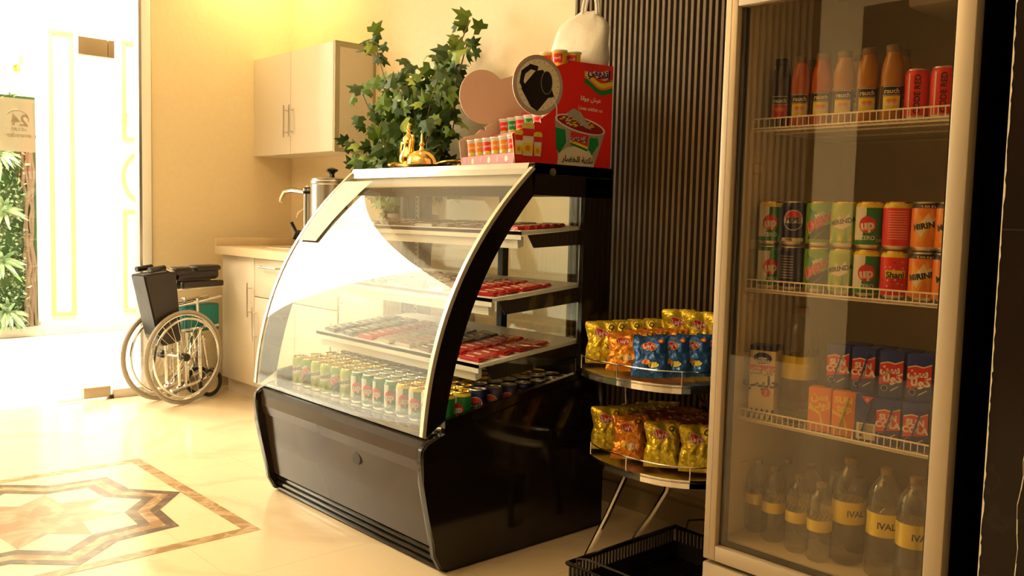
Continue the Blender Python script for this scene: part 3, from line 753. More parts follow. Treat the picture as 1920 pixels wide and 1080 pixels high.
for xs, outx in ((XL, XL - 0.002), (XR - 0.02, XR)):
    f_ = MB(); band(f_, ARCI, inner, xs, 0.02, 'black')
    f_.prism([(1.702 - 2, .440), (.44, .578), (.44, 1.26), (.30, 1.26), (.30, .580), (1.702 - 2, .487)], lambda y, z: (xs, y, z), (0.02, 0, 0), 'black')
    f_.prism([(.052, 1.193), (.44, 1.193), (.44, 1.298), (.06, 1.298), (.042, 1.272)], lambda y, z: (xs, y, z), (0.02, 0, 0), 'black')
    fo = f_.build('side_frame', dc)
    MB().prism([inner[0]] + [(.30, .578), (.30, 1.193)] + inner[::-1][:-1], lambda y, z: (xs + 0.008, y, z), (0.004, 0, 0), 'glass').build('side_glass', fo)
    ch = MB(); band(ch, [(y - 0.003, z + 0.002) for y, z in ARC], [(y + 0.010, z - 0.004) for y, z in ARC], xs if xs < 0 else xs + 0.006, 0.016, 'trimalu'); ch.build('chrome_strip', dc)
tp = MB().box(XL, XR, 0.055, 0.44, 1.262, 1.300, 'black', 0.003)
tp.build('top_panel', dc)
MB().prism([(0.040, 1.262), (0.056, 1.300), (0.06, 1.300), (0.06, 1.262)], lambda y, z: (XL + 0.002, y, z), (XR - XL - 0.03, 0, 0), 'trimtop').build('top_trim', dc)
MB().box(XL + 0.03, XR - 0.03, 0.055, 0.10, 1.225, 1.262, 'white', 0.004).build('light_strip', dc)
MB().lathe([(0, 0), (0.013, 0), (0.013, 0.006), (0.008, 0.008), (0, 0.008)], 'steel', 20, c=(XR, 0.135, 1.272), axis='x').build('lock', dc)
# rear doors
rd = MB()
rd.box(XL + 0.02, XR - 0.02, 0.405, 0.435, 1.20, 1.262, 'blackmat').box(XL + 0.02, XR - 0.02, 0.405, 0.435, 0.60, 0.625, 'blackmat')
for x_ in (XL + 0.02, -0.02, XR - 0.05): rd.box(x_, x_ + 0.03, 0.405, 0.435, 0.62, 1.20, 'blackmat')
rd.build('rear_frame', dc)
MB().box(XL + 0.05, -0.02, 0.416, 0.420, 0.625, 1.20, 'glass').build('rear_door', dc)
MB().box(0.01, XR - 0.05, 0.424, 0.428, 0.625, 1.20, 'glass').build('rear_door', dc)
for x_ in (XL + 0.05, XR - 0.065):
    up_ = MB().box(x_, x_ + 0.02, 0.345, 0.352, 0.44, 1.20, 'steel')
    for k in range(30): up_.box(x_ + 0.007, x_ + 0.013, 0.3445, 0.3452, 0.60 + k * 0.02, 0.612 + k * 0.02, 'ink')
    up_.build('shelf_upright', dc)
SH = []
for (yf, zf, ang) in ((-0.135, 0.640, 6), (-0.085, 0.853, 5), (0.038, 1.072, 4)):
    yb = 0.340; zb = zf + (yb - yf) * math.tan(math.radians(ang))
    s_ = MB().prism([(yf, zf), (yb, zb), (yb, zb - 0.012), (yf, zf - 0.012)], lambda y, z: (XL + 0.04, y, z), (XR - XL - 0.08, 0, 0), 'white')
    s_.prism([(yf, zf + 0.004), (yf + 0.003, zf + 0.004), (yf + 0.003, zf - 0.028), (yf, zf - 0.028)], lambda y, z: (XL + 0.04, y, z), (XR - XL - 0.08, 0, 0), 'white')
    s_.prism([(yf + 0.012, zf - 0.030), (yf + 0.04, zf - 0.018), (yf + 0.04, zf - 0.050), (yf + 0.015, zf - 0.058)], lambda y, z: (XL + 0.06, y, z), (XR - XL - 0.13, 0, 0), 'white')
    sho = s_.build('shelf', dc)
    for x_ in (XL + 0.036, XR - 0.042): MB().prism([(yf + 0.03, zf - 0.012), (yb, zb - 0.012), (yb, zb - 0.065), (yf + 0.06, zf - 0.055)], lambda y, z: (x_, y, z), (0.004, 0, 0), 'blackmat').build('bracket', sho)
    SH.append((yf + 2.0, zf, yb + 2.0, zb, math.radians(ang)))
tag(MB().faces([(-3.235, ARC[i][0] + 2.0 - 0.006, ARC[i][1] + 0.004) for i in (14, 15, 16, 17, 18, 19, 20)] + [(-3.235 + 0.130 + 0.013 * i, ARC[14 + i][0] + 2.0 - 0.006, ARC[14 + i][1] + 0.004) for i in range(7)], [(i, i + 1, i + 8, i + 7) for i in range(6)], 'sheet').build('paper_sheet'), 'cream paper strip taped on the upper left of the curved glass', 'paper')

# ---------- bars on shelves
def bar(name, mat, label, cat='chocolate bar'):
    b = MB(); L, W_, H_ = 0.115, 0.030, 0.012
    V = []; 
    xs_ = [-0.5, -0.43, -0.40, 0.40, 0.43, 0.5]; hh = [0.001, 0.001, 1, 1, 0.001, 0.001]; ww = [1, .95, 1, 1, .95, 1]
    for x_, h_, w_ in zip(xs_, hh, ww):
        hz = H_ / 2 * (h_ if h_ == 1 else 0.1)
        V += [(x_ * L, -W_ / 2 * w_, H_ / 2 - hz), (x_ * L, W_ / 2 * w_, H_ / 2 - hz), (x_ * L, W_ / 2 * w_ * .8, H_ / 2 + hz), (x_ * L, -W_ / 2 * w_ * .8, H_ / 2 + hz)]
    F = [(0, 3, 2, 1), (20, 21, 22, 23)]
    for i in range(5):
        for j in range(4): F.append((4 * i + j, 4 * i + (j + 1) % 4, 4 * i + 4 + (j + 1) % 4, 4 * i + 4 + j))
    b.faces(V, F, mat)
    b.box(-0.030, 0.012, -0.004, 0.004, H_ - 0.0005, H_ + 0.0003, 'cream' if mat != 'barsilver' else 'barred')
    return Kind(tag(b.build(name), label, cat))
BR = {'barred': 'red wrapped chocolate bar', 'barbrown': 'dark brown wrapped chocolate bar', 'barsilver': 'silver wrapped chocolate bar', 'barblue': 'dark blue wrapped chocolate bar'}
BK = {k: bar('chocolate_bar', k, v) for k, v in BR.items()}
plan = [['barblue', 'barblue', 'barred', 'barsilver', 'barsilver', 'barbrown', 'barred', 'barred'],
        ['barsilver', 'barsilver', 'barbrown', 'barsilver', 'barbrown', 'barsilver', 'barred', 'barred'],
        ['barsilver', 'barbrown', 'barbrown', 'barsilver', 'barbrown', 'barbrown', 'barbrown', 'barred']]
random.seed(4)
for si, (yf, zf, yb, zb, an) in enumerate(SH):
    sn = ('lowest', 'middle', 'top')[si]
    for ci in range(8):
        n = (9, 8, 6)[si]
        kind = plan[si][ci]
        for k in range(n):
            yy = yf + 0.035 + k * 0.036
            if yy > yb - 0.02: break
            zz = zf + (yy - yf) * math.tan(an) + 0.0015
            xx = CXL + 0.115 + ci * 0.125 + random.uniform(-.004, .004)
            pos = ('the far left end', 'the left', 'the left', 'the middle', 'the middle', 'the right', 'the right', 'the right end')[ci]
            BK[kind].put((xx, yy, zz), rot=(an + 0.10, 0, random.uniform(-.2, .2)), label='%s lying on %s of the %s case shelf' % (BR[kind], pos, sn), group='%ss at %s of the %s shelf' % (BR[kind], pos, sn))

# ================================================================== CANS
def can(kind, h=0.115, r=0.0325):
    b = MB(); rt = r * 0.86
    cfg = {'seven': ('green', 'yellow'), 'seven_green': ('green', 'green'), 'cola': ('navy', 'navy'), 'dew': ('lime', 'lime'), 'citrus': ('palelime', 'palelime'), 'berry': ('red', 'yellow'),
           'orange': ('orange', 'ink'), 'slim': ('red', 'red')}[kind]
    base, top = cfg
    b.lathe([(0, 0.003), (rt * .8, 0.0), (rt, 0.003), (r, 0.012), (r, h * 0.87), (r * 0.985, h * 0.90), (rt * 1.02, h * 0.965)], base, 28, mats=['steel', 'steel', 'steel', None, top, top])
    c = lambda a, z, lv=1: cyl(r + 0.0003 * lv, a, z)
    k = 0.006
    if kind in ('seven', 'seven_green'):
        b.decal(rect(-r * 1.0, r * 0.15, -h * .30, h * 0.38), 'paper', c(-0.3, h * .5), k)
        b.decal([(-.4 * r, -h * .3), (r * 1.1, -h * .32), (r * 1.1, h * .2), (r * .2, h * .36), (-.2 * r, h * .20)], 'green', c(0, h * .5, 2), k)
        b.decal(circ(r * 0.62, 20), 'bagred', c(-0.05, h * .52, 3), k)
        b.text('up', r * 0.95, 'paper', c(-0.05, h * .52, 4), 0.05, 0.12)
        b.text('ZERO', r * 0.42, 'paper', c(0, h * .25, 4), 0.02)
        b.text('2.50 SAR', r * 0.28, 'paper', c(1.1, h * .2, 4), 0.02)
    elif kind == 'cola':
        b.decal(circ(r * 0.80, 28), 'paper', c(0, h * .58), k)
        R2 = r * 0.74
        b.decal([(R2 * math.cos(t), R2 * math.sin(t)) for t in [PI * (0.10 + 0.8 * i / 12) for i in range(13)]], 'bagred', c(0, h * .58, 2), k)
        b.decal([(R2 * math.cos(t), R2 * math.sin(t)) for t in [-PI * (0.10 + 0.8 * i / 12) for i in range(13)]], 'navy', c(0, h * .58, 2), k)
        b.text('PEPSI', r * 0.52, 'ink', c(0, h * .585, 3), 0.05)
        b.decal(rect(-r * .95, r * .95, -h * .04, h * .04), 'cream', c(0, h * .15), k); b.text('PEPSI', r * .25, 'ink', c(-.3, h * .15, 2), 0.02, maxw=r)
        for i in range(9): b.decal(rect(-r * .9, r * .25, -.0008, .0008), 'grey', c(2.6, h * .78 - i * h * .06), k)
    elif kind == 'dew':
        b.decal([(-r, -h * .32), (r * 1.2, -h * .32), (r * .9, h * .02), (-r * .2, -.05 * h)], 'ink', c(0, h * .5), k)
        b.decal([(-r * .9, h * .36), (-.5 * r, -h * .05), (r * .1, h * .2)], 'green', c(0, h * .5), k)
        b.decal([(-r * 1.05, -h * .16), (r * 1.0, h * .17), (r * 1.05, h * .27), (-r * 1.1, h * .0)], 'bagred', c(0, h * .5, 2), k)
        b.text('DEW', r * .95, 'paper', c(0, h * .555, 3), 0.07, 0.50, shear=.25); b.text('DEW', r * .95, 'bagred', c(0, h * .555, 4), 0.04, 0.50, shear=.25); b.text('Mtn', r * .5, 'paper', c(0.0, h * .72, 3), 0.03, 0.5)
        b.decal([(-r * .5, -h * .25), (-r * .3, -h * .22), (r * .5, h * .0), (r * .2, -h * .1)], 'lime', c(0, h * .42, 3), k)
    elif kind == 'citrus':
        for i in range(6):
            a = -1.0 + i * .4; b.decal([(-.2 * r, 0), (.2 * r, 0), (.05 * r, .35 * h * (.6 + .4 * (i % 2)))], 'lime' if i % 2 else 'yellow', c(a, h * .12), k)
        b.decal([(-.7 * r, -.1 * h), (-.3 * r, .16 * h), (0, .05 * h), (.4 * r, .2 * h), (.6 * r, -.05 * h), (0, -.14 * h)], 'cream', c(0, h * .55), k)
        b.text('MIRINDA', r * .5, 'ink', c(0, h * .58, 2), 0.04, 0.18)
        b.decal(rect(-r * 1.0, r * 1.0, -.0015, .0015), 'lime', c(0, h * .15, 2), k)
    elif kind == 'berry':
        for i in range(26):
            a = i * 2.4; q = r * (.18 + .032 * i); b.decal(circ(.0022, 6, q * math.cos(a), q * math.sin(a) * 1.2), 'darkred' if i % 2 else 'cream', c(0, h * .5, 2), k)
        b.decal(rect(-r * .7, r * .7, -h * .07, h * .09), 'yellow', c(0, h * .52, 3), k); b.text('Shani', r * .62, 'ink', c(0, h * .52, 4), 0.03)
        for i in range(12): b.decal(rect(-r * .7, r * .7, -.0006, .0006), 'cream', c(PI, h * .8 - i * h * .05), k)
    elif kind == 'orange':
        b.decal([(-r * .9, -.30 * h), (-r * .9, .30 * h), (-.2 * r, .1 * h), (.1 * r, .34 * h), (.5 * r, .1 * h), (r * 1.0, .3 * h), (r * .9, -.1 * h), (.5 * r, -.05 * h), (.3 * r, -.3 * h), (0, -.02 * h), (-.4 * r, -.3 * h)], 'amber', c(0, h * .5), k)
        b.decal([(-.9 * r, -.05 * h), (-.55 * r, -.24 * h), (-.1 * r, -.02 * h), (.9 * r, .08 * h), (.7 * r, .22 * h), (.1 * r, .13 * h), (-.1 * r, .26 * h), (-.5 * r, .1 * h)], 'cream', c(0, h * .52, 2), k)
        b.text('MiRINDA', r * .56, 'ink', c(0, h * .54, 3), 0.05, 0.18)
        b.text('2.50 SAR', r * .34, 'cream', c(0, h * .89, -1), 0.02)
    elif kind == 'slim':
        b.text('CODE RED', r * .9, 'ink', c(0.0, h * .5, 2), 0.02, PI / 2, maxw=h * .75)
        b.decal(rect(-.0015, .0015, -h * .4, h * .4), 'cream', c(-.7, h * .5), k)
    root = b.build('drink_can', sharp=50); tag(root, 'can', 'can')
    topm = 'gold' if kind in ('seven', 'berry', 'dew', 'citrus') else 'steel'
    l = MB().lathe([(rt * 1.02, h * .965), (rt * 1.05, h * .985), (rt * 1.0, h), (rt * .93, h * .995), (rt * .90, h * .965), (0, h * .962)], topm, 28)
    l.box(-.006, .006, -.012, .006, h * .963, h * .963 + .0012, topm, .0004)
    l.build('lid', root)
    return Kind(root)
CAN = {k: can(k) for k in ('seven', 'seven_green', 'cola', 'dew', 'citrus', 'berry', 'orange')}
CAN['slim'] = can('slim', 0.120, 0.0265)
CN = {'seven': 'green-white lemon-lime can with gold top', 'seven_green': 'green lemon-lime can with green top', 'cola': 'dark blue cola can with round emblem', 'dew': 'lime green can with slanted red lettering',
      'citrus': 'pale lime green soda can', 'berry': 'red berry soda can with yellow rim', 'orange': 'orange soda can with black collar', 'slim': 'slim red can'}
CS = {'seven': 'gold-topped lemon-lime can', 'seven_green': 'green-topped lemon-lime can', 'cola': 'dark blue cola can', 'dew': 'lime green can', 'citrus': 'pale lime can'}

def PX(px, Y, z=1.0):
    """x on the plane y=Y seen in the photograph at column px (used once, to read off real positions)"""
    d = _R @ Vector(((px - 960) / f_px, -(540 - 540) / f_px, -1)); dd = _R @ Vector(((px - 960) / f_px, 0, -1))
    t = Y / dd.y
    return dd.x * t

# case floor: 14 columns x 9 rows
random.seed(9)
for i in range(14):
    for j in range(9):
        x_ = -2.235 - i * 0.0705; y_ = 1.757 + j * 0.0685
        if j == 0 and i in (): continue
        if i == 0: k = 'seven' if j < 2 else 'cola'
        elif i == 1: k = 'seven' if j < 2 else ('cola' if j > 2 else 'seven')
        elif i < 4: k = 'seven'
        elif i < 8: k = 'seven_green'
        else: k = 'citrus' if i % 3 else 'dew'
        side = 'along the right glass' if i == 0 else 'behind the front glass' if j == 0 else 'in the middle of the floor' if i < 8 else 'at the left side of the floor'
        CAN[k].put((x_ + random.uniform(-.001, .001), y_ + random.uniform(-.001, .001), 0.4405), random.uniform(0.3, 0.9), '%s %s in the display case' % (CS[k], side), 'case floor cans: %s %s' % (CN[k], side))

# ================================================================== COUNTERTOP DISPLAY ON CASE
TOPZ = 1.3005
# golden tray with coffee pot and domed dish
gt = thing('serving_tray', 'gold rimmed serving tray with loop handles on the display case', 'tray', (-3.03, 2.25, TOPZ))
MB().lathe([(0, 0), (0.8, 0), (0.95, 0.012), (1.0, 0.020), (0.96, 0.020), (0.8, 0.006), (0, 0.005)], 'gold', 40, sx=0.185, sy=0.12).build('plate', gt)
for s_ in (-1, 1): MB().tube([(s_ * (0.155 + 0.06 * math.sin(a)), 0.055 * math.cos(a), 0.02 + 0.014 * math.sin(a)) for a in [PI * i / 10 for i in range(11)]], 0.006, 'gold').build('handle', gt)
cp = thing('coffee_pot', 'golden arabic coffee pot with long spout beside the domed dish', 'coffee pot', (-3.155, 2.26, TOPZ + 0.007))
MB().lathe([(0, 0), (0.036, 0), (0.038, 0.006), (0.032, 0.015), (0.040, 0.04), (0.038, 0.06), (0.024, 0.085), (0.020, 0.105), (0.025, 0.118), (0.027, 0.124)], 'gold', 28).build('body', cp)
MB().lathe([(0.027, 0.124), (0.024, 0.135), (0.012, 0.15), (0.006, 0.157), (0.010, 0.165), (0.004, 0.172), (0.008, 0.182), (0.003, 0.19), (0.0, 0.205)], 'gold', 24).build('lid', cp)
MB().tube([(0.026, -0.01, 0.055), (0.045, -0.018, 0.08), (0.052, -0.02, 0.11), (0.072, -0.03, 0.135), (0.092, -0.04, 0.130)], [0.012, 0.011, 0.009, 0.009, 0.003], 'gold', 10).build('spout', cp)
MB().tube([(-0.022, 0, 0.112), (-0.048, 0, 0.116), (-0.058, 0, 0.09), (-0.056, 0, 0.055), (-0.036, 0, 0.035)], 0.005, 'gold').build('handle', cp)
dm = thing('domed_dish', 'golden dish with round dome lid and finial', 'dish', (-3.02, 2.23, TOPZ + 0.007))
MB().lathe([(0, 0), (0.055, 0), (0.065, 0.014), (0.062, 0.018), (0, 0.012)], 'gold', 32).build('dish', dm)
MB().lathe([(0.062, 0.018), (0.060, 0.035), (0.050, 0.055), (0.030, 0.070), (0.010, 0.078), (0.007, 0.09), (0.012, 0.10), (0.005, 0.11), (0.003, 0.14), (0, 0.148)], 'gold', 32).build('lid', dm)

# noodle stand
RA = -math.radians(12.0)
ns = thing('noodle_display_stand', 'red cardboard noodle display stand with kettle and bowl print on the case', 'display stand', (-2.205, 2.475, TOPZ), RA)
def outline():
    p = [(0, 0), (0, 0.368), (-0.175, 0.368)]
    cxx, czz, r = -0.315, 0.272, 0.102
    a0, a1 = math.atan2(0.075, 0.075), math.radians(303)
    p += [(cxx + r * math.cos(a0 + (a1 - a0) * i / 22), czz + r * math.sin(a0 + (a1 - a0) * i / 22)) for i in range(23)]
    p += [(-0.305, 0.158), (-0.30, 0.145), (-0.325, 0.148), (-0.345, 0.128), (-0.385, 0.118), (-0.415, 0.10), (-0.405, 0.03), (-0.40, 0.0)]
    return p
OUT = outline()
# panel plane: local u = y (negative to the front), v = z; x thickness
rp = MB().prism(OUT, lambda u, v: (-0.004, u, v), (0.004, 0, 0), 'red', 'cream')
pm = lambda lv: (lambda u, v: (0.0005 * lv, u, v))
e = lambda cx, cz, rx, rz, n=32: [(cx + rx * math.cos(2 * PI * i / n), cz + rz * math.sin(2 * PI * i / n)) for i in range(n)]
rp.decal(e(-0.315, 0.272, 0.100, 0.100), 'grey', pm(1)).decal(e(-0.315, 0.272, 0.087, 0.087), 'cream', pm(2))
for i in range(24):
    a = 2 * PI * i / 24; rp.decal([(-0.315 + q * math.cos(a + s_), 0.272 + q * math.sin(a + s_)) for q, s_ in ((0.074, -.008), (0.082, -.008), (0.082, .008), (0.074, .008))], 'ink', pm(3))
# kettle
rp.decal([(-0.385, 0.255), (-0.345, 0.197), (-0.318, 0.183), (-0.275, 0.232), (-0.250, 0.236), (-0.262, 0.262), (-0.268, 0.29), (-0.30, 0.325), (-0.33, 0.318)], 'ink', pm(4))
rp.decal([(-0.392, 0.275), (-0.385, 0.315), (-0.35, 0.340), (-0.318, 0.335), (-0.322, 0.318), (-0.348, 0.322), (-0.37, 0.305), (-0.376, 0.28), (-0.36, 0.25), (-0.378, 0.25)], 'ink', pm(4))
rp.decal(e(-0.283, 0.283, 0.024, 0.040, 20), 'grey', pm(5)).decal(e(-0.283, 0.283, 0.022, 0.038, 20), 'ink', pm(6))
rp.decal([(-0.255, 0.237), (-0.238, 0.205), (-0.236, 0.155), (-0.241, 0.155), (-0.243, 0.205), (-0.260, 0.235)], 'paper', pm(7))
# printed bowl
rp.decal([(-0.245, 0.165), (-0.03, 0.125), (-0.075, 0.0), (-0.225, 0.0)], 'grey', pm(1))
rp.decal([(-0.243, 0.135), (-0.20, 0.128), (-0.195, 0.085), (-0.222, 0.045), (-0.236, 0.06)], 'green', pm(2)).decal([(-0.06, 0.108), (-0.095, 0.108), (-0.10, 0.06), (-0.085, 0.045), (-0.055, 0.085)], 'green', pm(2))
rp.decal([(-0.232, 0.0), (-0.225, 0.045), (-0.19, 0.068), (-0.14, 0.075), (-0.095, 0.06), (-0.075, 0.03), (-0.075, 0.0)], 'cream', pm(3))
rp.decal([(p[0], p[1]) for p in [(-0.137 + 0.108 * math.cos(a) , 0.150 - 0.018 * math.cos(a) + 0.028 * math.sin(a)) for a in [2 * PI * i / 28 for i in range(28)]]], 'paper', pm(4))
rp.decal([(-0.137 + 0.100 * math.cos(a), 0.150 - 0.018 * math.cos(a) + 0.023 * math.sin(a)) for a in [2 * PI * i / 28 for i in range(28)]], 'darkred', pm(5))
random.seed(2)
for i in range(60):
    a = random.uniform(0, 2 * PI); q = random.random() ** .5; u0, v0 = -0.155 + 0.07 * q * math.cos(a), 0.155 - 0.008 * math.cos(a) + 0.017 * q * math.sin(a)
    rp.decal([(u0, v0), (u0 + .012, v0 + .003), (u0 + .010, v0 + .006), (u0 - .002, v0 + .004)], random.choice(['yellow', 'yellow', 'orange', 'green', 'cream']), pm(6))
rp.decal([(-0.20, 0.185), (-0.17, 0.205), (-0.14, 0.195), (-0.115, 0.165), (-0.09, 0.135), (-0.115, 0.140), (-0.16, 0.165)], 'grey', pm(7))
rp.decal([(-0.178, 0.125), (-0.10, 0.115), (-0.105, 0.075), (-0.14, 0.085), (-0.178, 0.095)], 'bagred', pm(4))
rp.decal([(-0.178, 0.095), (-0.14, 0.085), (-0.105, 0.075), (-0.105, 0.066), (-0.14, 0.076), (-0.178, 0.086)], 'yellow', pm(4)).decal([(-0.178, 0.086), (-0.14, 0.076), (-0.105, 0.066), (-0.105, 0.058), (-0.14, 0.068), (-0.178, 0.079)], 'green', pm(4))
uv = lambda u0, v0, lv: (lambda x, y: (0.0005 * lv, u0 + x, v0 + y))
rp.text('إندومي', 0.034, 'paper', uv(-0.142, 0.104, 5), 0.05, -0.1, maxw=0.066); rp.text('إندومي', 0.034, 'navy', uv(-0.142, 0.104, 6), 0.015, -0.1, maxw=0.066)
rp.text('نكهة الخضار', 0.040, 'ink', uv(-0.145, 0.028, 5), 0.03, -0.03, maxw=0.132)
# top right brand flag
rp.decal([(-0.125, 0.366), (-0.002, 0.362), (-0.002, 0.305), (-0.06, 0.315), (-0.125, 0.305)], 'bagred', pm(1)); 
for (o1, o2, mt) in ((0.0, 0.016, 'yellow'), (-0.010, 0.0, 'orange'), (-0.026, -0.008, 'green')):
    top = [(-0.125 + 0.0123 * i, 0.312 + o2 + 0.012 * math.cos(i * .55) - 0.0022 * i) for i in range(11)]
    bot = [(-0.125 + 0.0123 * i, 0.312 + o1 + 0.012 * math.cos(i * .55) - 0.0022 * i) for i in range(11)]
    rp.decal(top + bot[::-1], mt, pm(2))
rp.text('إندومي', 0.060, 'paper', uv(-0.062, 0.338, 3), 0.08, -0.06, maxw=0.108); rp.text('إندومي', 0.060, 'navy', uv(-0.062, 0.338, 4), 0.035, -0.06, maxw=0.10)
rp.text('عيش جوانا', 0.046, 'paper', uv(-0.095, 0.243, 1), 0.03, -0.04, maxw=0.088)
rp.text('Lives within us', 0.030, 'paper', uv(-0.095, 0.208, 1), 0.01, -0.04, maxw=0.105)
# printed cups on the bulge
for (cu, cz, wd, hh_) in ((-0.388, 0.07, 0.034, 0.075), (-0.352, 0.082, 0.050, 0.105), (-0.312, 0.068, 0.034, 0.075)):
    rp.decal([(cu - wd * .5, cz + hh_ * .5), (cu + wd * .5, cz + hh_ * .5), (cu + wd * .38, cz - hh_ * .5), (cu - wd * .38, cz - hh_ * .5)], 'cream', pm(2))
    rp.decal([(cu - wd * .47, cz + hh_ * .38), (cu + wd * .47, cz + hh_ * .38), (cu + wd * .44, cz + hh_ * .14), (cu - wd * .44, cz + hh_ * .14)], 'bagred', pm(3))
    rp.decal([(cu - wd * .40, cz - hh_ * .08), (cu + wd * .40, cz - hh_ * .08), (cu + wd * .36, cz - hh_ * .42), (cu - wd * .36, cz - hh_ * .42)], 'yellow', pm(3))
    rp.decal(e(cu, cz - hh_ * .25, wd * .2, hh_ * .1, 10), 'orange', pm(4)).decal(e(cu, cz + hh_ * .5, wd * .5, 0.008, 14), 'yellow', pm(4))
rp.build('side_panel', ns)
WST = 0.40
MB().prism(OUT, lambda u, v: (-WST, u, v), (0.004, 0, 0), 'pink').build('side_panel', ns)
MB().box(-WST + 0.004, -0.004, -0.012, -0.006, 0, 0.30, 'pink').build('back_panel', ns)
for (d0, zt, h_) in ((-0.40, 0.012, 0.038), (-0.27, 0.105, 0.038), (-0.14, 0.205, 0.036)):
    tr_ = MB().box(-WST + 0.004, -0.004, d0, d0 + 0.135, zt - 0.006, zt, 'pink').box(-WST + 0.002, -0.004, d0 - 0.004, d0, max(0, zt - 0.01), zt + h_ - 0.012, 'cardtray')
    for k in range(6):
        tr_.decal(circ(0.011, 12, 0, 0), 'cream' if k % 2 else 'bagred', flatmap((-WST + 0.035 + k * 0.062, d0 - 0.0045, zt + 0.008)))
    tr_.build('tray', ns)
def cup(name, c1, c2, label):
    b = MB().lathe([(0, 0), (0.019, 0), (0.0195, 0.004), (0.0265, 0.078), (0.029, 0.080), (0.029, 0.084), (0.025, 0.083), (0, 0.083)], c1, 24, mats=[None, None, None, 'paper', 'paper', 'paper', 'paper'])
    r = 0.0245
    def cone(a, z, lv=1): return lambda x, y: ((0.0195 + (z + y) * .0900 + .0004 * lv) * math.sin(a + x / r), -(0.0195 + (z + y) * .0900 + .0004 * lv) * math.cos(a + x / r), z + y)
    b.decal(rect(-.022, .022, -.016, .016), c2, cone(0, .055), .006)
    b.text('إندومي', .016, 'paper', cone(0, .058, 2), .02, maxw=.03); b.decal(rect(-.020, .020, -.004, .004), 'bagred', cone(0, .024), .006)
    b.decal(circ(.009, 14), 'yellow', cone(0.2, .032, 2), .005)
    return Kind(tag(b.build(name, sharp=50), label, 'noodle cup'))
CU = {'o': (cup('noodle_cup', 'paper', 'orange', 'cup'), 'white and orange instant noodle cup'), 'g': (cup('noodle_cup', 'paper', 'green', 'cup'), 'white and green instant noodle cup'), 'r': (cup('noodle_cup', 'paper', 'red', 'cup'), 'white and red instant noodle cup'),
      'y': (cup('noodle_cup', 'yellow', 'bagred', 'cup'), 'yellow instant noodle cup')}
Mns = Matrix.Translation((-2.205, 2.475, TOPZ)) @ Matrix.Rotation(RA, 4, 'Z')
def on_stand(k, x, y, z, where, grp):
    p = Mns @ Vector((x, y, z)); o = CU[k][0].put(tuple(p), 0.35, '%s %s' % (CU[k][1], where), grp + ', ' + CU[k][1])
    if z < 0.03: o.scale = (1.0, 1.0, 1.06)
for i in range(6):
    x_ = -0.357 + i * 0.0605
    for j in range(2): on_stand('o' if i % 3 != 2 else 'r', x_, -0.371 + j * 0.0615, 0.0125, 'standing on the bottom tier of the noodle stand', 'bottom tier cups')
    on_stand('g' if i % 2 else 'r', x_, -0.235, 0.1055, 'on the middle tier of the noodle stand', 'middle tier cups')
    on_stand('r' if i % 2 else 'g', x_, -0.105, 0.2055, 'on the rear upper tier of the noodle stand', 'upper tier cups')
tag(MB().box(-0.17, -0.006, -0.30, -0.125, 0.315, 0.320, 'pink').build('top_ledge', ns))
ns_top = kids(ns)[-1]
for k in list(ns_top.keys()): pass
for i, (x_, y_) in enumerate(((-0.036, -0.15), (-0.036, -0.21), (-0.096, -0.16), (-0.096, -0.22))): on_stand('y', x_, y_, 0.3205, 'on top of the red noodle stand', 'cups on the stand top')

# white carrier bag
random.seed(5)
wb = MB()
n = 22; secs = [(0.0, 0.098, 0.05), (0.05, 0.106, 0.056), (0.09, 0.104, 0.052), (0.13, 0.099, 0.044), (0.16, 0.088, 0.036), (0.185, 0.066, 0.026), (0.205, 0.042, 0.016), (0.22, 0.03, 0.010)]
rings = []
for zi, (z, a, b_) in enumerate(secs):
    for j in range(n):
        t = 2 * PI * j / n; ct_, st_ = math.cos(t), math.sin(t)
        ex = (abs(ct_) ** .6) * (1 if ct_ > 0 else -1); ey = (abs(st_) ** .6) * (1 if st_ > 0 else -1)
        q = noise.noise(Vector((ex * 2.3, ey * 2.3, z * 14))) * 0.012
        sh_ = 0.035 * (z / 0.22) ** 2
        rings.append((ex * (a + q) + sh_, ey * (b_ + q), z + q * .5))
wb.faces(rings, [(i * n + j, i * n + (j + 1) % n, (i + 1) * n + (j + 1) % n, (i + 1) * n + j) for i in range(len(secs) - 1) for j in range(n)] + [tuple(range(n))[::-1], tuple((len(secs) - 1) * n + j for j in range(n))], 'bag', True)
MB().box(-0.17, -0.006, -0.12, -0.014, 0.340, 0.345, 'pink').build('top_ledge', ns)
wbo = wb.build('plastic_bag', loc=(-2.33, 2.425, TOPZ + 0.349), sharp=70); tag(wbo, 'full white plastic carrier bag standing behind the red panel', 'plastic bag'); wbo.rotation_euler = (0, 0, 0.35)
for s_ in (-0.012, 0.012):
    MB().tube([(0.042 + 0.028 * math.cos(a), s_, 0.205 + 0.085 * math.sin(a)) for a in [PI * i / 12 for i in range(13)]], 0.006, 'bag', 7).build('handle', wbo)

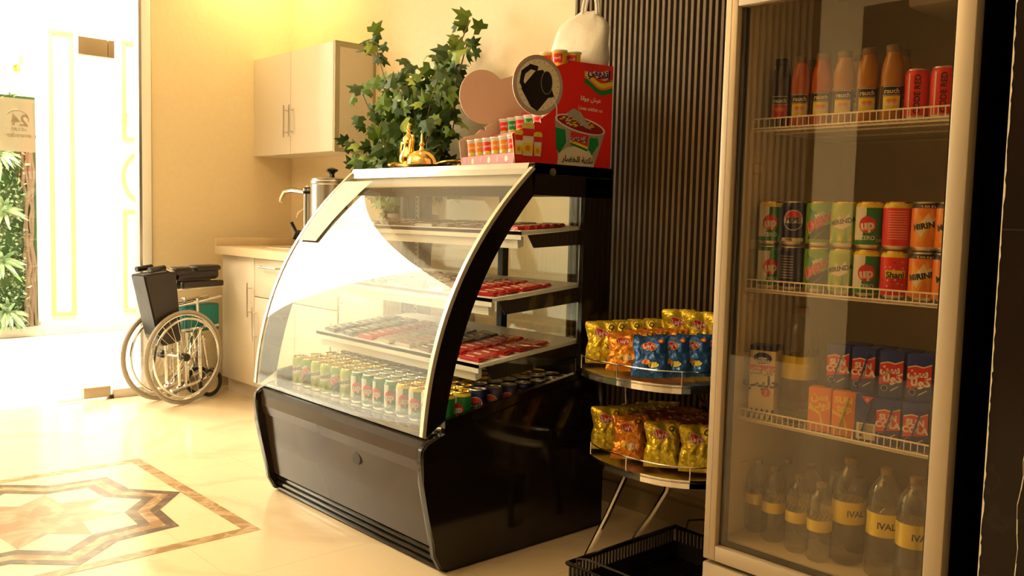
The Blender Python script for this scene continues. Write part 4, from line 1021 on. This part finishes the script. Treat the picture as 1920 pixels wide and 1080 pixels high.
# ================================================================== SNACK RACK
RX, UY, LY = -1.85, 2.37, 2.43
rk = thing('snack_rack', 'chrome rack with two rounded trays of crisp packets', 'snack rack', (RX, 2.4, 0))
def dshape(rx, ry, back, off):
    p = []
    for i in range(25):
        t = PI + PI * i / 24; c_, s_ = math.cos(t), math.sin(t)
        p.append((rx * (abs(c_) ** .75) * (1 if c_ > 0 else -1), off + ry * (abs(s_) ** .85) * -1))
    p += [(rx, off + back), (-rx, off + back)]
    return p
for nm, zt, off in (('tray', 0.62, UY - 2.4), ('tray', 0.315, LY - 2.4)):
    D = dshape(0.27, 0.23, 0.18, off)
    t_ = MB().prism(D, lambda x, y: (x, y, zt - 0.006), (0, 0, 0.005), 'steel')
    n_ = len(D)
    for i in range(n_):
        a, b_ = D[i], D[(i + 1) % n_]
        t_.faces([(a[0], a[1], zt - 0.022), (b_[0], b_[1], zt - 0.022), (b_[0], b_[1], zt + 0.004), (a[0], a[1], zt + 0.004)], [(0, 1, 2, 3)], 'chrome', True)
    to = t_.build(nm, rk)
    g_ = MB().tube([(x * 1.0, y, zt + 0.045) for x, y in D[:25]], 0.0025, 'chrome', 6)
    for i in (0, 6, 12, 18, 24): g_.tube([(D[i][0], D[i][1], zt), (D[i][0], D[i][1], zt + 0.045)], 0.0025, 'chrome', 6)
    g_.build('guard_rail', to)
MB().tube([(-0.02, -0.16, 0.31), (-0.07, -0.20, 0.15), (-0.12, -0.245, 0.0)], 0.010, 'chrome').build('leg', rk)
MB().tube([(0.02, 0.02, 0.31), (-0.015, 0.04, 0.20), (-0.07, 0.03, 0.10), (-0.11, 0.01, 0.03), (-0.12, 0.0, 0.0)], 0.012, 'chrome').build('leg', rk)
MB().tube([(0.20, 0.15, 0.31), (0.20, 0.16, 0.0)], 0.010, 'chrome').build('leg', rk)
MB().tube([(-0.235, 0.06, 0.60), (-0.24, 0.08, 0.48), (-0.245, 0.10, 0.31)], 0.008, 'chrome').build('post', rk)
MB().tube([(0.09, 0.02, 0.60), (0.05, 0.17, 0.46), (0.03, 0.20, 0.31)], 0.008, 'chrome').build('post', rk)
MB().tube([(0.02, 0.228, 0.0), (0.02, 0.228, 0.79), (0.24, 0.228, 0.79), (0.24, 0.228, 0.0)], 0.008, 'chrome').build('back_frame', rk)

def chips(mat, kind):
    b = MB(); W2, H2, T2 = 0.058, 0.075, 0.014; nu, nv = 18, 22; V = []; random.seed({'y': 1, 'o': 2, 'b': 3, 'g': 4, 'n': 5}[kind])
    sd = random.uniform(0, 9)
    def srf(u, v, s):
        e_ = max(0, 1 - abs(v) ** 3.0) * max(0, 1 - abs(u) ** 2.6)
        nz = noise.noise(Vector((u * 2.2 + sd, v * 2.2, s * 3.0))) * 0.008 + noise.noise(Vector((u * 4.5 + sd, v * 4.5, s * 2))) * 0.005 + abs(noise.noise(Vector((u * 7 + sd, v * 3, 1 + s)))) * 0.005
        pinch = 1 - 0.10 * (1 - v * v) + 0.04 * noise.noise(Vector((v * 3 + sd, 0, 0)))
        y = s * (T2 * e_ ** .6 + nz * e_ ** .3 * 1.0)
        return (u * W2 * pinch + 0.003 * math.sin(v * 5 + sd), y + 0.003 * math.sin(u * 3 + sd) * abs(v), H2 + v * H2 + 0.006 * noise.noise(Vector((u * 2 + sd, v * 1.5, 4))) * (1 if v > -.5 else 0))
    for s in (-1, 1):
        V = [srf(-1 + 2 * i / nu, -1 + 2 * j / nv, s) for j in range(nv + 1) for i in range(nu + 1)]
        F = [(j * (nu + 1) + i, j * (nu + 1) + i + 1, (j + 1) * (nu + 1) + i + 1, (j + 1) * (nu + 1) + i) for j in range(nv) for i in range(nu)]
        b.faces(V, F, mat, True)
    sm = lambda lv, cu, cv, rot=0: (lambda x, y: (lambda p: (p[0], p[1] - 0.0008 * lv, p[2]))(srf((cu + x) / W2, (cv + y) / H2, -1)))
    b.decal(circ(1, 22, 0, 0, 0.026, 0.017), 'yellow' if kind != 'y' else 'paper', sm(1, -0.004, 0.028), .006)
    b.decal(circ(1, 22, 0, 0, 0.024, 0.0145), 'bagred', sm(2, -0.004, 0.028), .006)
    b.text("Lay's", 0.021, 'paper', sm(3, -0.004, 0.028), 0.03, 0.1)
    b.decal(circ(1, 14, 0, 0, 0.018, 0.011, .3), 'yellow' if kind in 'bn' else 'cream' if kind == 'o' else 'yellow', sm(1, 0.012, -0.035), .006)
    b.decal(circ(1, 14, 0, 0, 0.014, 0.009, .3), 'orange' if kind in 'bn' else 'yellow', sm(1.5, -0.016, -0.028), .006)
    b.decal(circ(1, 12, 0, 0, 0.010, 0.010), 'ink' if kind in 'yog' else 'bagred', sm(1, 0.034, 0.050), .005)
    b.decal(circ(1, 12, 0, 0, 0.006, 0.006), 'yellow', sm(2, 0.034, 0.050), .005)
    return Kind(tag(b.build('crisp_packet', sharp=80), 'packet', 'crisp packet'))
CH = {'y': chips('foilyellow', 'y'), 'o': chips('foilorange', 'o'), 'b': chips('foilblue', 'b'), 'g': chips('foilgold', 'g'), 'n': chips('foilbrown', 'n')}
CHN = {'y': 'yellow foil crisp packet', 'o': 'orange foil crisp packet', 'b': 'blue foil crisp packet', 'g': 'dull gold crisp packet', 'n': 'brown crisp packet'}
random.seed(12)
def packs(z, rows, tier):
    for (k, x_, y_, rz_, tilt, lab) in rows:
        CH[k].put((x_, y_, z + 0.010), rot=(-math.radians(tilt), 0, math.radians(rz_)), label='%s %s' % (CHN[k], lab), group='%ss on the %s tray' % (CHN[k], tier))
U = [('y', -2.03, 2.27, 44, 24, 'at the left front corner of the upper tray'), ('o', -1.885, 2.215, 40, 38, 'in the middle front of the upper tray'), ('b', -1.755, 2.185, 38, 36, 'at the right front of the upper tray')]
for j in range(1, 5): U.append(('y', -2.045 + 0.012 * j, 2.255 + j * 0.068, 40 + random.uniform(-4, 4), 26, 'in the row behind the left corner packet of the upper tray'))
for j in range(1, 4): U.append(('o', -1.90 + 0.012 * j, 2.22 + j * 0.068, 38 + random.uniform(-4, 4), 38, 'in the row behind the front orange packet of the upper tray'))
for j in range(1, 4): U.append(('b', -1.755 + 0.03 * j, 2.19 + j * 0.068, 36 + random.uniform(-4, 4), 36, 'in the row behind the front blue packet of the upper tray'))
packs(0.622, U, 'upper')
for i in range(4):
    CH['y'].put((-1.93 + i * 0.095, 2.55, 0.662), rot=(-0.2, 0, math.radians(36 + 4 * (i % 2))), label='yellow foil crisp packet in the raised back row of the upper tray', group='yellow packets raised at the back of the upper tray')
Lw = [('y', -2.035, 2.315, 42, 22, 'at the left front corner of the lower tray'), ('o', -1.905, 2.275, 40, 22, 'between two yellow ones at the front of the lower tray'), ('y', -1.775, 2.285, 38, 24, 'at the right front of the lower tray'), ('y', -1.67, 2.33, 36, 16, 'half hidden by the fridge on the lower tray')]
for c_, k in enumerate(('g', 'n', 'n', 'g')):
    for j in range(1, 5): Lw.append((k, -2.03 + 0.125 * c_ + 0.012 * j, 2.31 + j * 0.06 - 0.02 * (c_ in (1, 2)), 38 + random.uniform(-4, 4), 24, 'packed behind the front packets of the lower tray'))
packs(0.317, Lw, 'lower')

# black crate
cr = thing('floor_crate', 'black ribbed plastic crate on the floor under the snack rack', 'crate', (-1.595, 2.135, 0))
hw, hd, hh2 = 0.195, 0.255, 0.105
c_ = MB().box(-hw + .01, hw - .01, -hd + .01, hd - .01, 0.0, 0.006, 'blackmat')
for k in range(26):
    x_ = -hw + 0.012 + k * (2 * hw - 0.024) / 25
    for y_ in (-hd, hd): c_.box(x_ - .003, x_ + .003, y_ - .003, y_ + .003, 0.0, hh2, 'blackmat')
    c_.box(x_ - .002, x_ + .002, -hd + .01, hd - .01, 0.006, 0.012, 'black')
for k in range(34):
    y_ = -hd + 0.012 + k * (2 * hd - 0.024) / 33
    for x_ in (-hw, hw): c_.box(x_ - .003, x_ + .003, y_ - .003, y_ + .003, 0.0, hh2, 'blackmat')
for x_ in (-hw, hw): c_.box(x_ - .002, x_ + .002, -hd, hd, 0.0, hh2 * .55, 'blackmat')
for y_ in (-hd, hd): c_.box(-hw, hw, y_ - .002, y_ + .002, 0.0, hh2 * .55, 'blackmat')
c_.build('basket', cr)
MB().tube([(-hw, -hd, hh2), (hw, -hd, hh2), (hw, hd, hh2), (-hw, hd, hh2)], 0.008, 'black', 8, True).build('rim', cr)
MB().tube([(-0.15, hd, hh2), (-0.15, hd + .012, hh2 + .03), (-0.10, hd + .02, hh2 + .045), (0.10, hd + .02, hh2 + .045), (0.15, hd + .012, hh2 + .03), (0.15, hd, hh2)], 0.003, 'blackmat', 6).tube([(0, hd + .02, hh2 + .045), (0, hd, hh2)], 0.003, 'blackmat', 6).build('handle', cr)
MB().tube([(-0.15, -hd, hh2), (-0.15, -hd - .012, hh2 + .03), (-0.10, -hd - .02, hh2 + .045), (0.10, -hd - .02, hh2 + .045), (0.15, -hd - .012, hh2 + .03), (0.15, -hd, hh2)], 0.003, 'blackmat', 6).build('handle', cr)

# ================================================================== FRIDGE
FY = 1.95
fr = thing('drinks_fridge', 'tall glass-door drinks fridge with beige aluminium door frame', 'fridge', (-1.062, FY, 0))
L_, R_ = -0.304, 0.304
bd = MB()
bd.box(L_, L_ + 0.012, 0.045, 0.64, 0.04, 1.98, 'black').box(R_ - 0.03, R_, 0.045, 0.64, 0.04, 1.98, 'black').box(L_, R_, 0.61, 0.64, 0.04, 1.98, 'black').box(L_, R_, 0.045, 0.64, 1.78, 1.98, 'black').box(L_, R_, 0.045, 0.64, 0.04, 0.27, 'black')
bd.build('body', fr)
ln = MB().box(L_ + 0.012, L_ + 0.020, 0.05, 0.61, 0.27, 1.78, 'fridge_in').box(R_ - 0.04, R_ - 0.03, 0.05, 0.61, 0.27, 1.78, 'fridge_in').box(L_ + 0.020, R_ - 0.04, 0.58, 0.61, 0.27, 1.78, 'fridge_in').box(L_ + 0.020, R_ - 0.04, 0.05, 0.58, 0.27, 0.285, 'fridge_in').box(L_ + 0.020, R_ - 0.04, 0.05, 0.58, 1.765, 1.78, 'fridge_in')
for z in (0.45, 0.75, 0.91, 1.05, 1.25): ln.box(L_ + 0.020, L_ + 0.027, 0.12, 0.16, z, z + 0.025, 'fridge_in', 0.002)
ln.build('liner', fr)
dr = MB()
dr.box(L_, L_ + 0.036, 0, 0.04, 0.235, 1.73, 'alu', 0.003).box(R_ - 0.040, R_, 0, 0.04, 0.235, 1.73, 'alu', 0.003).box(L_ + 0.036, R_ - 0.040, 0, 0.04, 0.235, 0.276, 'alu', 0.003).box(L_ + 0.036, R_ - 0.040, 0, 0.04, 1.657, 1.73, 'alu', 0.003)
dr.box(L_ + 0.0165, L_ + 0.018, -0.0006, 0.002, 0.25, 1.72, 'grey')
dro = dr.build('door', fr)
MB().box(L_ + 0.034, R_ - 0.038, 0.015, 0.019, 0.274, 1.659, 'fridgeglass').build('pane', dro)
gk = MB()
for a in ((L_ + 0.036, L_ + 0.046, 0.276, 1.67), (R_ - 0.050, R_ - 0.040, 0.276, 1.67)): gk.box(a[0], a[1], 0.020, 0.042, a[2], a[3], 'blackmat')
gk.box(L_ + 0.036, R_ - 0.04, 0.02, 0.042, 0.276, 0.284, 'blackmat').build('gasket', dro)
MB().box(L_, R_, 0.0, 0.045, 0.02, 0.225, 'alu', 0.004).build('lower_grille', fr)
MB().box(L_, R_, 0.0, 0.045, 1.74, 1.98, 'alu', 0.004).build('header', fr)
# wire shelves
for zt in (1.387, 0.972, 0.628):
    s_ = MB(); x0, x1 = L_ + 0.030, R_ - 0.045; yf = 0.10
    for z in (zt, zt - 0.024): s_.tube([(x0, yf, z), (x1, yf, z)], 0.0022, 'wire', 6)
    s_.tube([(x0, yf + .006, zt - 0.030), (x1, yf + .006, zt - 0.030)], 0.003, 'wire', 6)
    n_ = 34
    for k in range(n_ + 1):
        x_ = x0 + (x1 - x0) * k / n_
        s_.tube([(x_, yf, zt), (x_, yf, zt - 0.026), (x_, 0.56, zt - 0.026)], 0.0013, 'wire', 5)
    for y_ in (0.2, 0.35, 0.56): s_.tube([(x0, y_, zt - 0.029), (x1, y_, zt - 0.029)], 0.003, 'wire', 6)
    for x_ in (x0, x1): s_.tube([(x_, yf, zt - .026), (x_, 0.56, zt - .026)], 0.003, 'wire', 6)
    s_.build('wire_shelf', fr)
fan = MB().box(0.02, 0.25, 0.30, 0.575, 1.66, 1.765, 'white', 0.01)
for r_ in (0.02, 0.035, 0.05, 0.065, 0.08): fan.tube([(0.13 + r_ * math.cos(a), 0.297, 1.712 + r_ * .55 * math.sin(a)) for a in [2 * PI * i / 28 for i in range(28)]], 0.002, 'grey', 5, True)
fan.build('evaporator_fan', fr)
MB().box(0.17, 0.26, 0.12, 0.28, 1.64, 1.70, 'blackmat', 0.006).box(0.18, 0.245, 0.118, 0.121, 1.65, 1.69, 'grey', 0.002).build('reflection_box', fr)  # dark box added in place of a monitor reflected in the door glass

SZ = {'top': 1.387 - 0.0245, 'mid': 0.972 - 0.0245, 'low': 0.628 - 0.0245, 'floor': 0.2855}
# juice bottles
def juice(liq, pic, label):
    b = MB().lathe([(0, 0), (0.022, 0), (0.025, 0.004), (0.0255, 0.086), (0.0240, 0.092), (0.0250, 0.10), (0.0245, 0.125), (0.021, 0.143), (0.0165, 0.157), (0.0160, 0.166)], liq, 26)
    root = b.build('juice_bottle', sharp=60); tag(root, label, 'juice bottle')
    MB().lathe([(0.0163, 0.163), (0.0172, 0.165), (0.0172, 0.178), (0.016, 0.180), (0, 0.180)], 'ink' if liq == 'berry_juice' else 'bronze', 20).build('cap', root)
    lb = MB(); c = lambda lv, z, a=0: cyl(0.0257 + .0003 * lv, a, z)
    lb.decal(rect(-.030, .030, .028, .084), 'ink', c(0, 0), .006)
    lb.decal(rect(-.020, .020, .030, .060), pic, c(1, 0), .006)
    for i in range(5): lb.decal(circ(.006, 10, -.012 + i * .006, .042 + .006 * (i % 2)), 'orange' if i % 2 else ('bagred' if pic == 'red' else 'cream'), c(2, 0), .005)
    lb.decal(rect(-.021, .021, .0615, .0628), 'cream', c(1, 0), .006).decal(rect(-.021, .021, .0815, .0828), 'cream', c(1, 0), .006)
    lb.text('rauch', .016, 'cream', c(2, .072), .02)
    lb.build('label', root)
    return Kind(root)
JB = {'b': juice('berry_juice', 'red', 'dark berry juice bottle at the left end of the top fridge shelf'), 'o': juice('orange_juice', 'yellow', 'o'), 'm': juice('mango_juice', 'yellow', 'm')}
YI = 2.10
jp = [(1447, 'b', 'dark berry juice bottle at the left end of the top fridge shelf'), (1483, 'o', 'deep orange juice bottle next to the dark berry bottle'), (1522, 'o', 'deep orange juice bottle next to the pale yellow juice'),
      (1562, 'm', 'golden yellow juice bottle beside the deep orange ones'), (1606, 'm', 'golden yellow juice bottle, middle of three yellow ones'), (1651, 'm', 'golden yellow juice bottle next to the slim red cans')]
for px, k, lab in jp: JB[k].put((PX(px, YI), YI, SZ['top']), 0.45, lab, 'juice bottles on the top fridge shelf')
for px, lab in ((1697, 'slim red can beside the yellow juice bottle, top fridge shelf'), (1745, 'slim red can between two other slim red cans'), (1783, 'slim red can cut off by the right door frame')):
    CAN['slim'].put((PX(px, YI + .01), YI + .01, SZ['top']), 0.45, lab, 'slim red cans on the top fridge shelf')
for px in (1482, 1566, 1650): JB['m'].put((PX(px, YI) - 0.01, YI + 0.07, SZ['top']), 0.5, 'golden yellow juice bottle in the second row of the top fridge shelf', 'second row juice bottles')
# cans two high
cols = [1441, 1482, 1530, 1577, 1624, 1676, 1730, 1775]
topk = ['seven', 'cola', 'dew', 'citrus', 'seven', 'berry', 'orange', 'orange']; botk = ['seven_green', 'cola', 'dew', 'citrus', 'seven', 'berry', 'orange', 'orange']
rots_t = [.5, .5, .5, .35, .35, 3.6, .6, .6]; rots_b = [.7, -2.2, .5, .3, .45, .45, .5, .75]
pl = ['far left', 'second from left', 'third from left', 'fourth from left', 'fifth from left', 'sixth from left', 'seventh from left', 'cut by door frame']
for i, px in enumerate(cols):
    x_ = PX(px, YI)
    CAN[botk[i]].put((x_, YI, SZ['mid']), rots_b[i], '%s, lower layer, %s on the fridge shelf' % (CN[botk[i]], pl[i]), 'cans on the middle fridge shelf')
    CAN[topk[i]].put((x_, YI, SZ['mid'] + 0.1151), rots_t[i], '%s, upper layer, %s on fridge shelf' % (CN[topk[i]], pl[i]), 'cans on the middle fridge shelf')
# milk carton
mk = thing('milk_carton', 'white milk carton with blue logo at the left of the lower fridge shelf', 'milk carton', (PX(1442, 2.097), 2.097, SZ['low']), 0.30)
b = MB().box(-.033, .033, -.03, .03, 0, .195, 'cream', 0.002).box(-.0332, .0332, -.0302, .0302, .183, .1955, 'navy')
fm = lambda lv, x=0, z=0: flatmap((x, -.0302 - .0003 * lv, z))
b.decal(circ(1, 20, 0, 0, .024, .015), 'blue', fm(1, 0, .163)); b.decal(circ(1, 16, 0, 0, .012, .003), 'paper', fm(2, 0, .163)); b.text('SAUDIA', .011, 'paper', fm(2, 0, .155), .02)
b.decal(rect(-.034, .034, -.0075, .0075), 'bagred', fm(1, 0, .137)); b.text('عرض خاص', .016, 'paper', fm(2, 0, .138), .02)
b.text('حليب', .042, 'navy', fm(1, 0, .102), .03); b.text('كامل الدسم', .013, 'ink', fm(1, 0, .125), .01)
b.decal(star(.013, .011, 0, 12), 'bagred', fm(1, .012, .073)); b.text('7', .016, 'paper', fm(2, .012, .073), .03)
for k in range(5): b.decal([(-.034 + k * .014, .002), (-.026 + k * .014, .002), (-.020 + k * .014, .026), (-.026 + k * .014, .030)], 'ink' if k % 2 else 'navy', fm(1))
b.build('carton', mk)
# water jug bottle
def water(h, r, lz0, lz1, label, txt=None):
    root = tag(MB().lathe([(0, 0.004), (r * .8, 0), (r, 0.008), (r, h * .25), (r * .96, h * .27), (r, h * .29), (r, h * .36), (r, h * .60), (r * .96, h * .62), (r, h * .65), (r * .97, h * .74), (r * .85, h * .82), (r * .62, h * .88), (r * .40, h * .915), (r * .36, h * .95)], 'pet', 26).build('water_bottle', sharp=60), label, 'water bottle')
    MB().lathe([(r * .36, h * .945), (r * .38, h * .95), (r * .38, h), (r * .34, h), (0, h)], 'bronze', 18).build('cap', root)
    l = MB().lathe([(r * 1.01, lz0), (r * 1.01, lz1)], 'goldlabel', 26)
    if txt: l.text(txt, r * .55, 'ink', cyl(r * 1.03, 0, (lz0 + lz1) / 2), .02)
    l.build('label', root)
    rb = MB()
    for k in range(16):
        a = 2 * PI * k / 16; rb.tube([(r * 1.0 * math.cos(a), r * 1.0 * math.sin(a), lz1 + .004), (r * 1.0 * math.cos(a + .25), r * 1.0 * math.sin(a + .25), lz1 + .016)], 0.0012, 'pet', 4)
    rb.build('ribs', root)
    return Kind(root)
WB = water(0.30, 0.046, 0.115, 0.175, 'big')
WB.put((PX(1507, 2.14), 2.14, SZ['low']), 0.4, 'large clear water bottle with gold label beside the milk carton', 'large water bottles')
WS = water(0.195, 0.030, 0.078, 0.106, 'small')
WL = water(0.262, 0.040, 0.105, 0.160, 'mid', 'IVAL')
for px, y_, lab in ((1438, 2.12, 'small clear water bottle at the left end of the fridge floor'), (1471, 2.09, 'small clear water bottle, second from left on the fridge floor'), (1517, 2.07, 'small clear water bottle, third from left on the fridge floor'), (1560, 2.055, 'small clear water bottle next to the larger ones on the fridge floor')):
    WS.put((PX(px, y_), y_, SZ['floor']), 0.5, lab, 'small water bottles on the fridge floor')
for px, y_, rz_, lab in ((1614, 2.10, 0.9, 'larger clear water bottle with ribbed gold label turned away'), (1684, 2.08, 0.55, 'larger clear water bottle with dark letters on its gold label'), (1742, 2.06, 0.8, 'larger clear water bottle cut off by the right door frame')):
    WL.put((PX(px, y_), y_, SZ['floor']), rz_, lab, 'larger water bottles on the fridge floor')
for i in range(6): WS.put((-1.27 + i * 0.068, 2.19, SZ['floor']), 0.5, 'small clear water bottle in the second row of the fridge floor', 'second row of small water bottles')
# juice boxes
def box_carton(kind):
    w_, d_, h_ = .0275, .02, .110
    col = {'cola': 'blue', 'cola_ar': 'blue', 'top': 'orange', 'top_ar': 'orange', 'back': 'blue'}[kind]
    b = MB().box(-w_, w_, -d_, d_, 0, h_, col, .0015)
    q = lambda lv, x=0, z=0: flatmap((x, -d_ - .0003 * lv, z))
    if 'cola' in kind:
        b.decal([(-w_ * .95, .030), (w_ * .95, .040), (w_ * .95, .088), (w_ * .3, .080), (-w_ * .3, .083), (-w_ * .95, .078)], 'bagred', q(1))
        b.decal([(-w_ * .95, .078), (-w_ * .3, .083), (w_ * .3, .080), (w_ * .95, .088), (w_ * .95, .091), (w_ * .3, .083), (-w_ * .3, .086), (-w_ * .95, .081)], 'cream', q(1))
        if kind == 'cola': b.text('SUN', .020, 'paper', q(2, 0, .067), .05); b.text('COLA', .020, 'paper', q(2, 0, .050), .05)
        else: b.text('سن', .030, 'paper', q(2, -.003, .070), .04); b.text('كولا', .030, 'paper', q(2, .003, .049), .04)
        b.decal(circ(.0075, 16, 0, 0), 'cream', q(1, -.014, .022)).decal(circ(.0065, 16, 0, 0), 'ink', q(2, -.014, .022))
        if kind == 'cola':
            rbx = MB()
        b.decal([(.0, .015), (.018, .028), (.018, .030), (.0, .018)], 'cream', q(1))
        b.decal([(d_ * -.6, .03), (d_ * .6, .03), (d_ * .6, .08), (-d_ * .6, .08)], 'ink', flatmap((w_ + .0003, 0, 0), (0, 1, 0)))
    elif 'top' in kind:
        b.decal([(-w_ * .95, .01), (w_ * .5, .01), (w_ * .1, .05), (-w_ * .95, .062)], 'yellow', q(1))
        b.decal([(-w_ * .95, .003), (w_ * .35, .003), (0, .044), (-w_ * .95, .055)], 'orange', q(2))
        b.text('SUN' if kind == 'top' else 'سن', .021 if kind == 'top' else .028, 'yellow', q(1, 0, .090), .05); b.text('top' if kind == 'top' else 'توب', .024 if kind == 'top' else .028, 'yellow', q(1, .002, .070), .05)
        b.decal(circ(1, 16, 0, .04, d_ * .55, .036), 'green', flatmap((w_ + .0003, 0, 0.008), (0, 1, 0)))
    else:
        b.decal(rect(-w_ * .8, w_ * .8, .004, .044), 'paper', q(1)); b.decal([(-w_ * .5, h_ - .001), (w_ * .5, h_ - .001), (0, .090)], 'bagred', q(1)); b.text('n', .014, 'paper', q(2, 0, .102), .02)
        for k in range(6): b.decal(rect(-w_ * .6, w_ * .6, .018 + k * .004, .0195 + k * .004), 'ink', q(2))
    root = tag(b.build('juice_box'), 'box', 'juice box')
    if kind in ('cola', 'top', 'back'):
        MB().tube([(-.012, -d_ - .003, .012), (.012, -d_ - .003, .098)], .0022, 'palelime' if kind == 'top' else 'blue', 7).build('straw', root)
    return Kind(root)
JX = {k: box_carton(k) for k in ('cola', 'cola_ar', 'top', 'top_ar', 'back')}
lay = [(1552, 0, 'top_ar', 'orange juice box with Arabic lettering at the left of the cartons'), (1598, 0, 'top', 'orange juice box with a yellow straw'), (1642, 0, 'back', 'blue juice box showing its white ingredients side'),
       (1683, 0, 'cola', 'blue and red juice box with white Latin letters in the bottom layer'), (1735, 0, 'cola', 'blue and red juice box cut off by the frame in the bottom layer'),
       (1583, 1, 'cola', 'blue and red juice box, leftmost of the upper layer'), (1631, 1, 'cola', 'blue and red juice box with Latin letters, second in the upper layer'), (1684, 1, 'cola_ar', 'blue and red juice box with white Arabic letters in the upper layer'), (1737, 1, 'cola_ar', 'blue and red juice box with Arabic letters cut off by the frame')]
for px, lv, k, lab in lay:
    y_ = 2.09 if lv == 0 else 2.115
    JX[k].put((PX(px, y_), y_, SZ['low'] + lv * 0.1103), 0.22, lab, 'juice boxes on the lower fridge shelf')
for i in range(4):
    for lv in range(2): JX['cola'].put((-1.075 + i * 0.065, 2.175, SZ['low'] + lv * .1103), 0.1, 'blue and red juice box in the second row of cartons', 'second row of juice boxes')
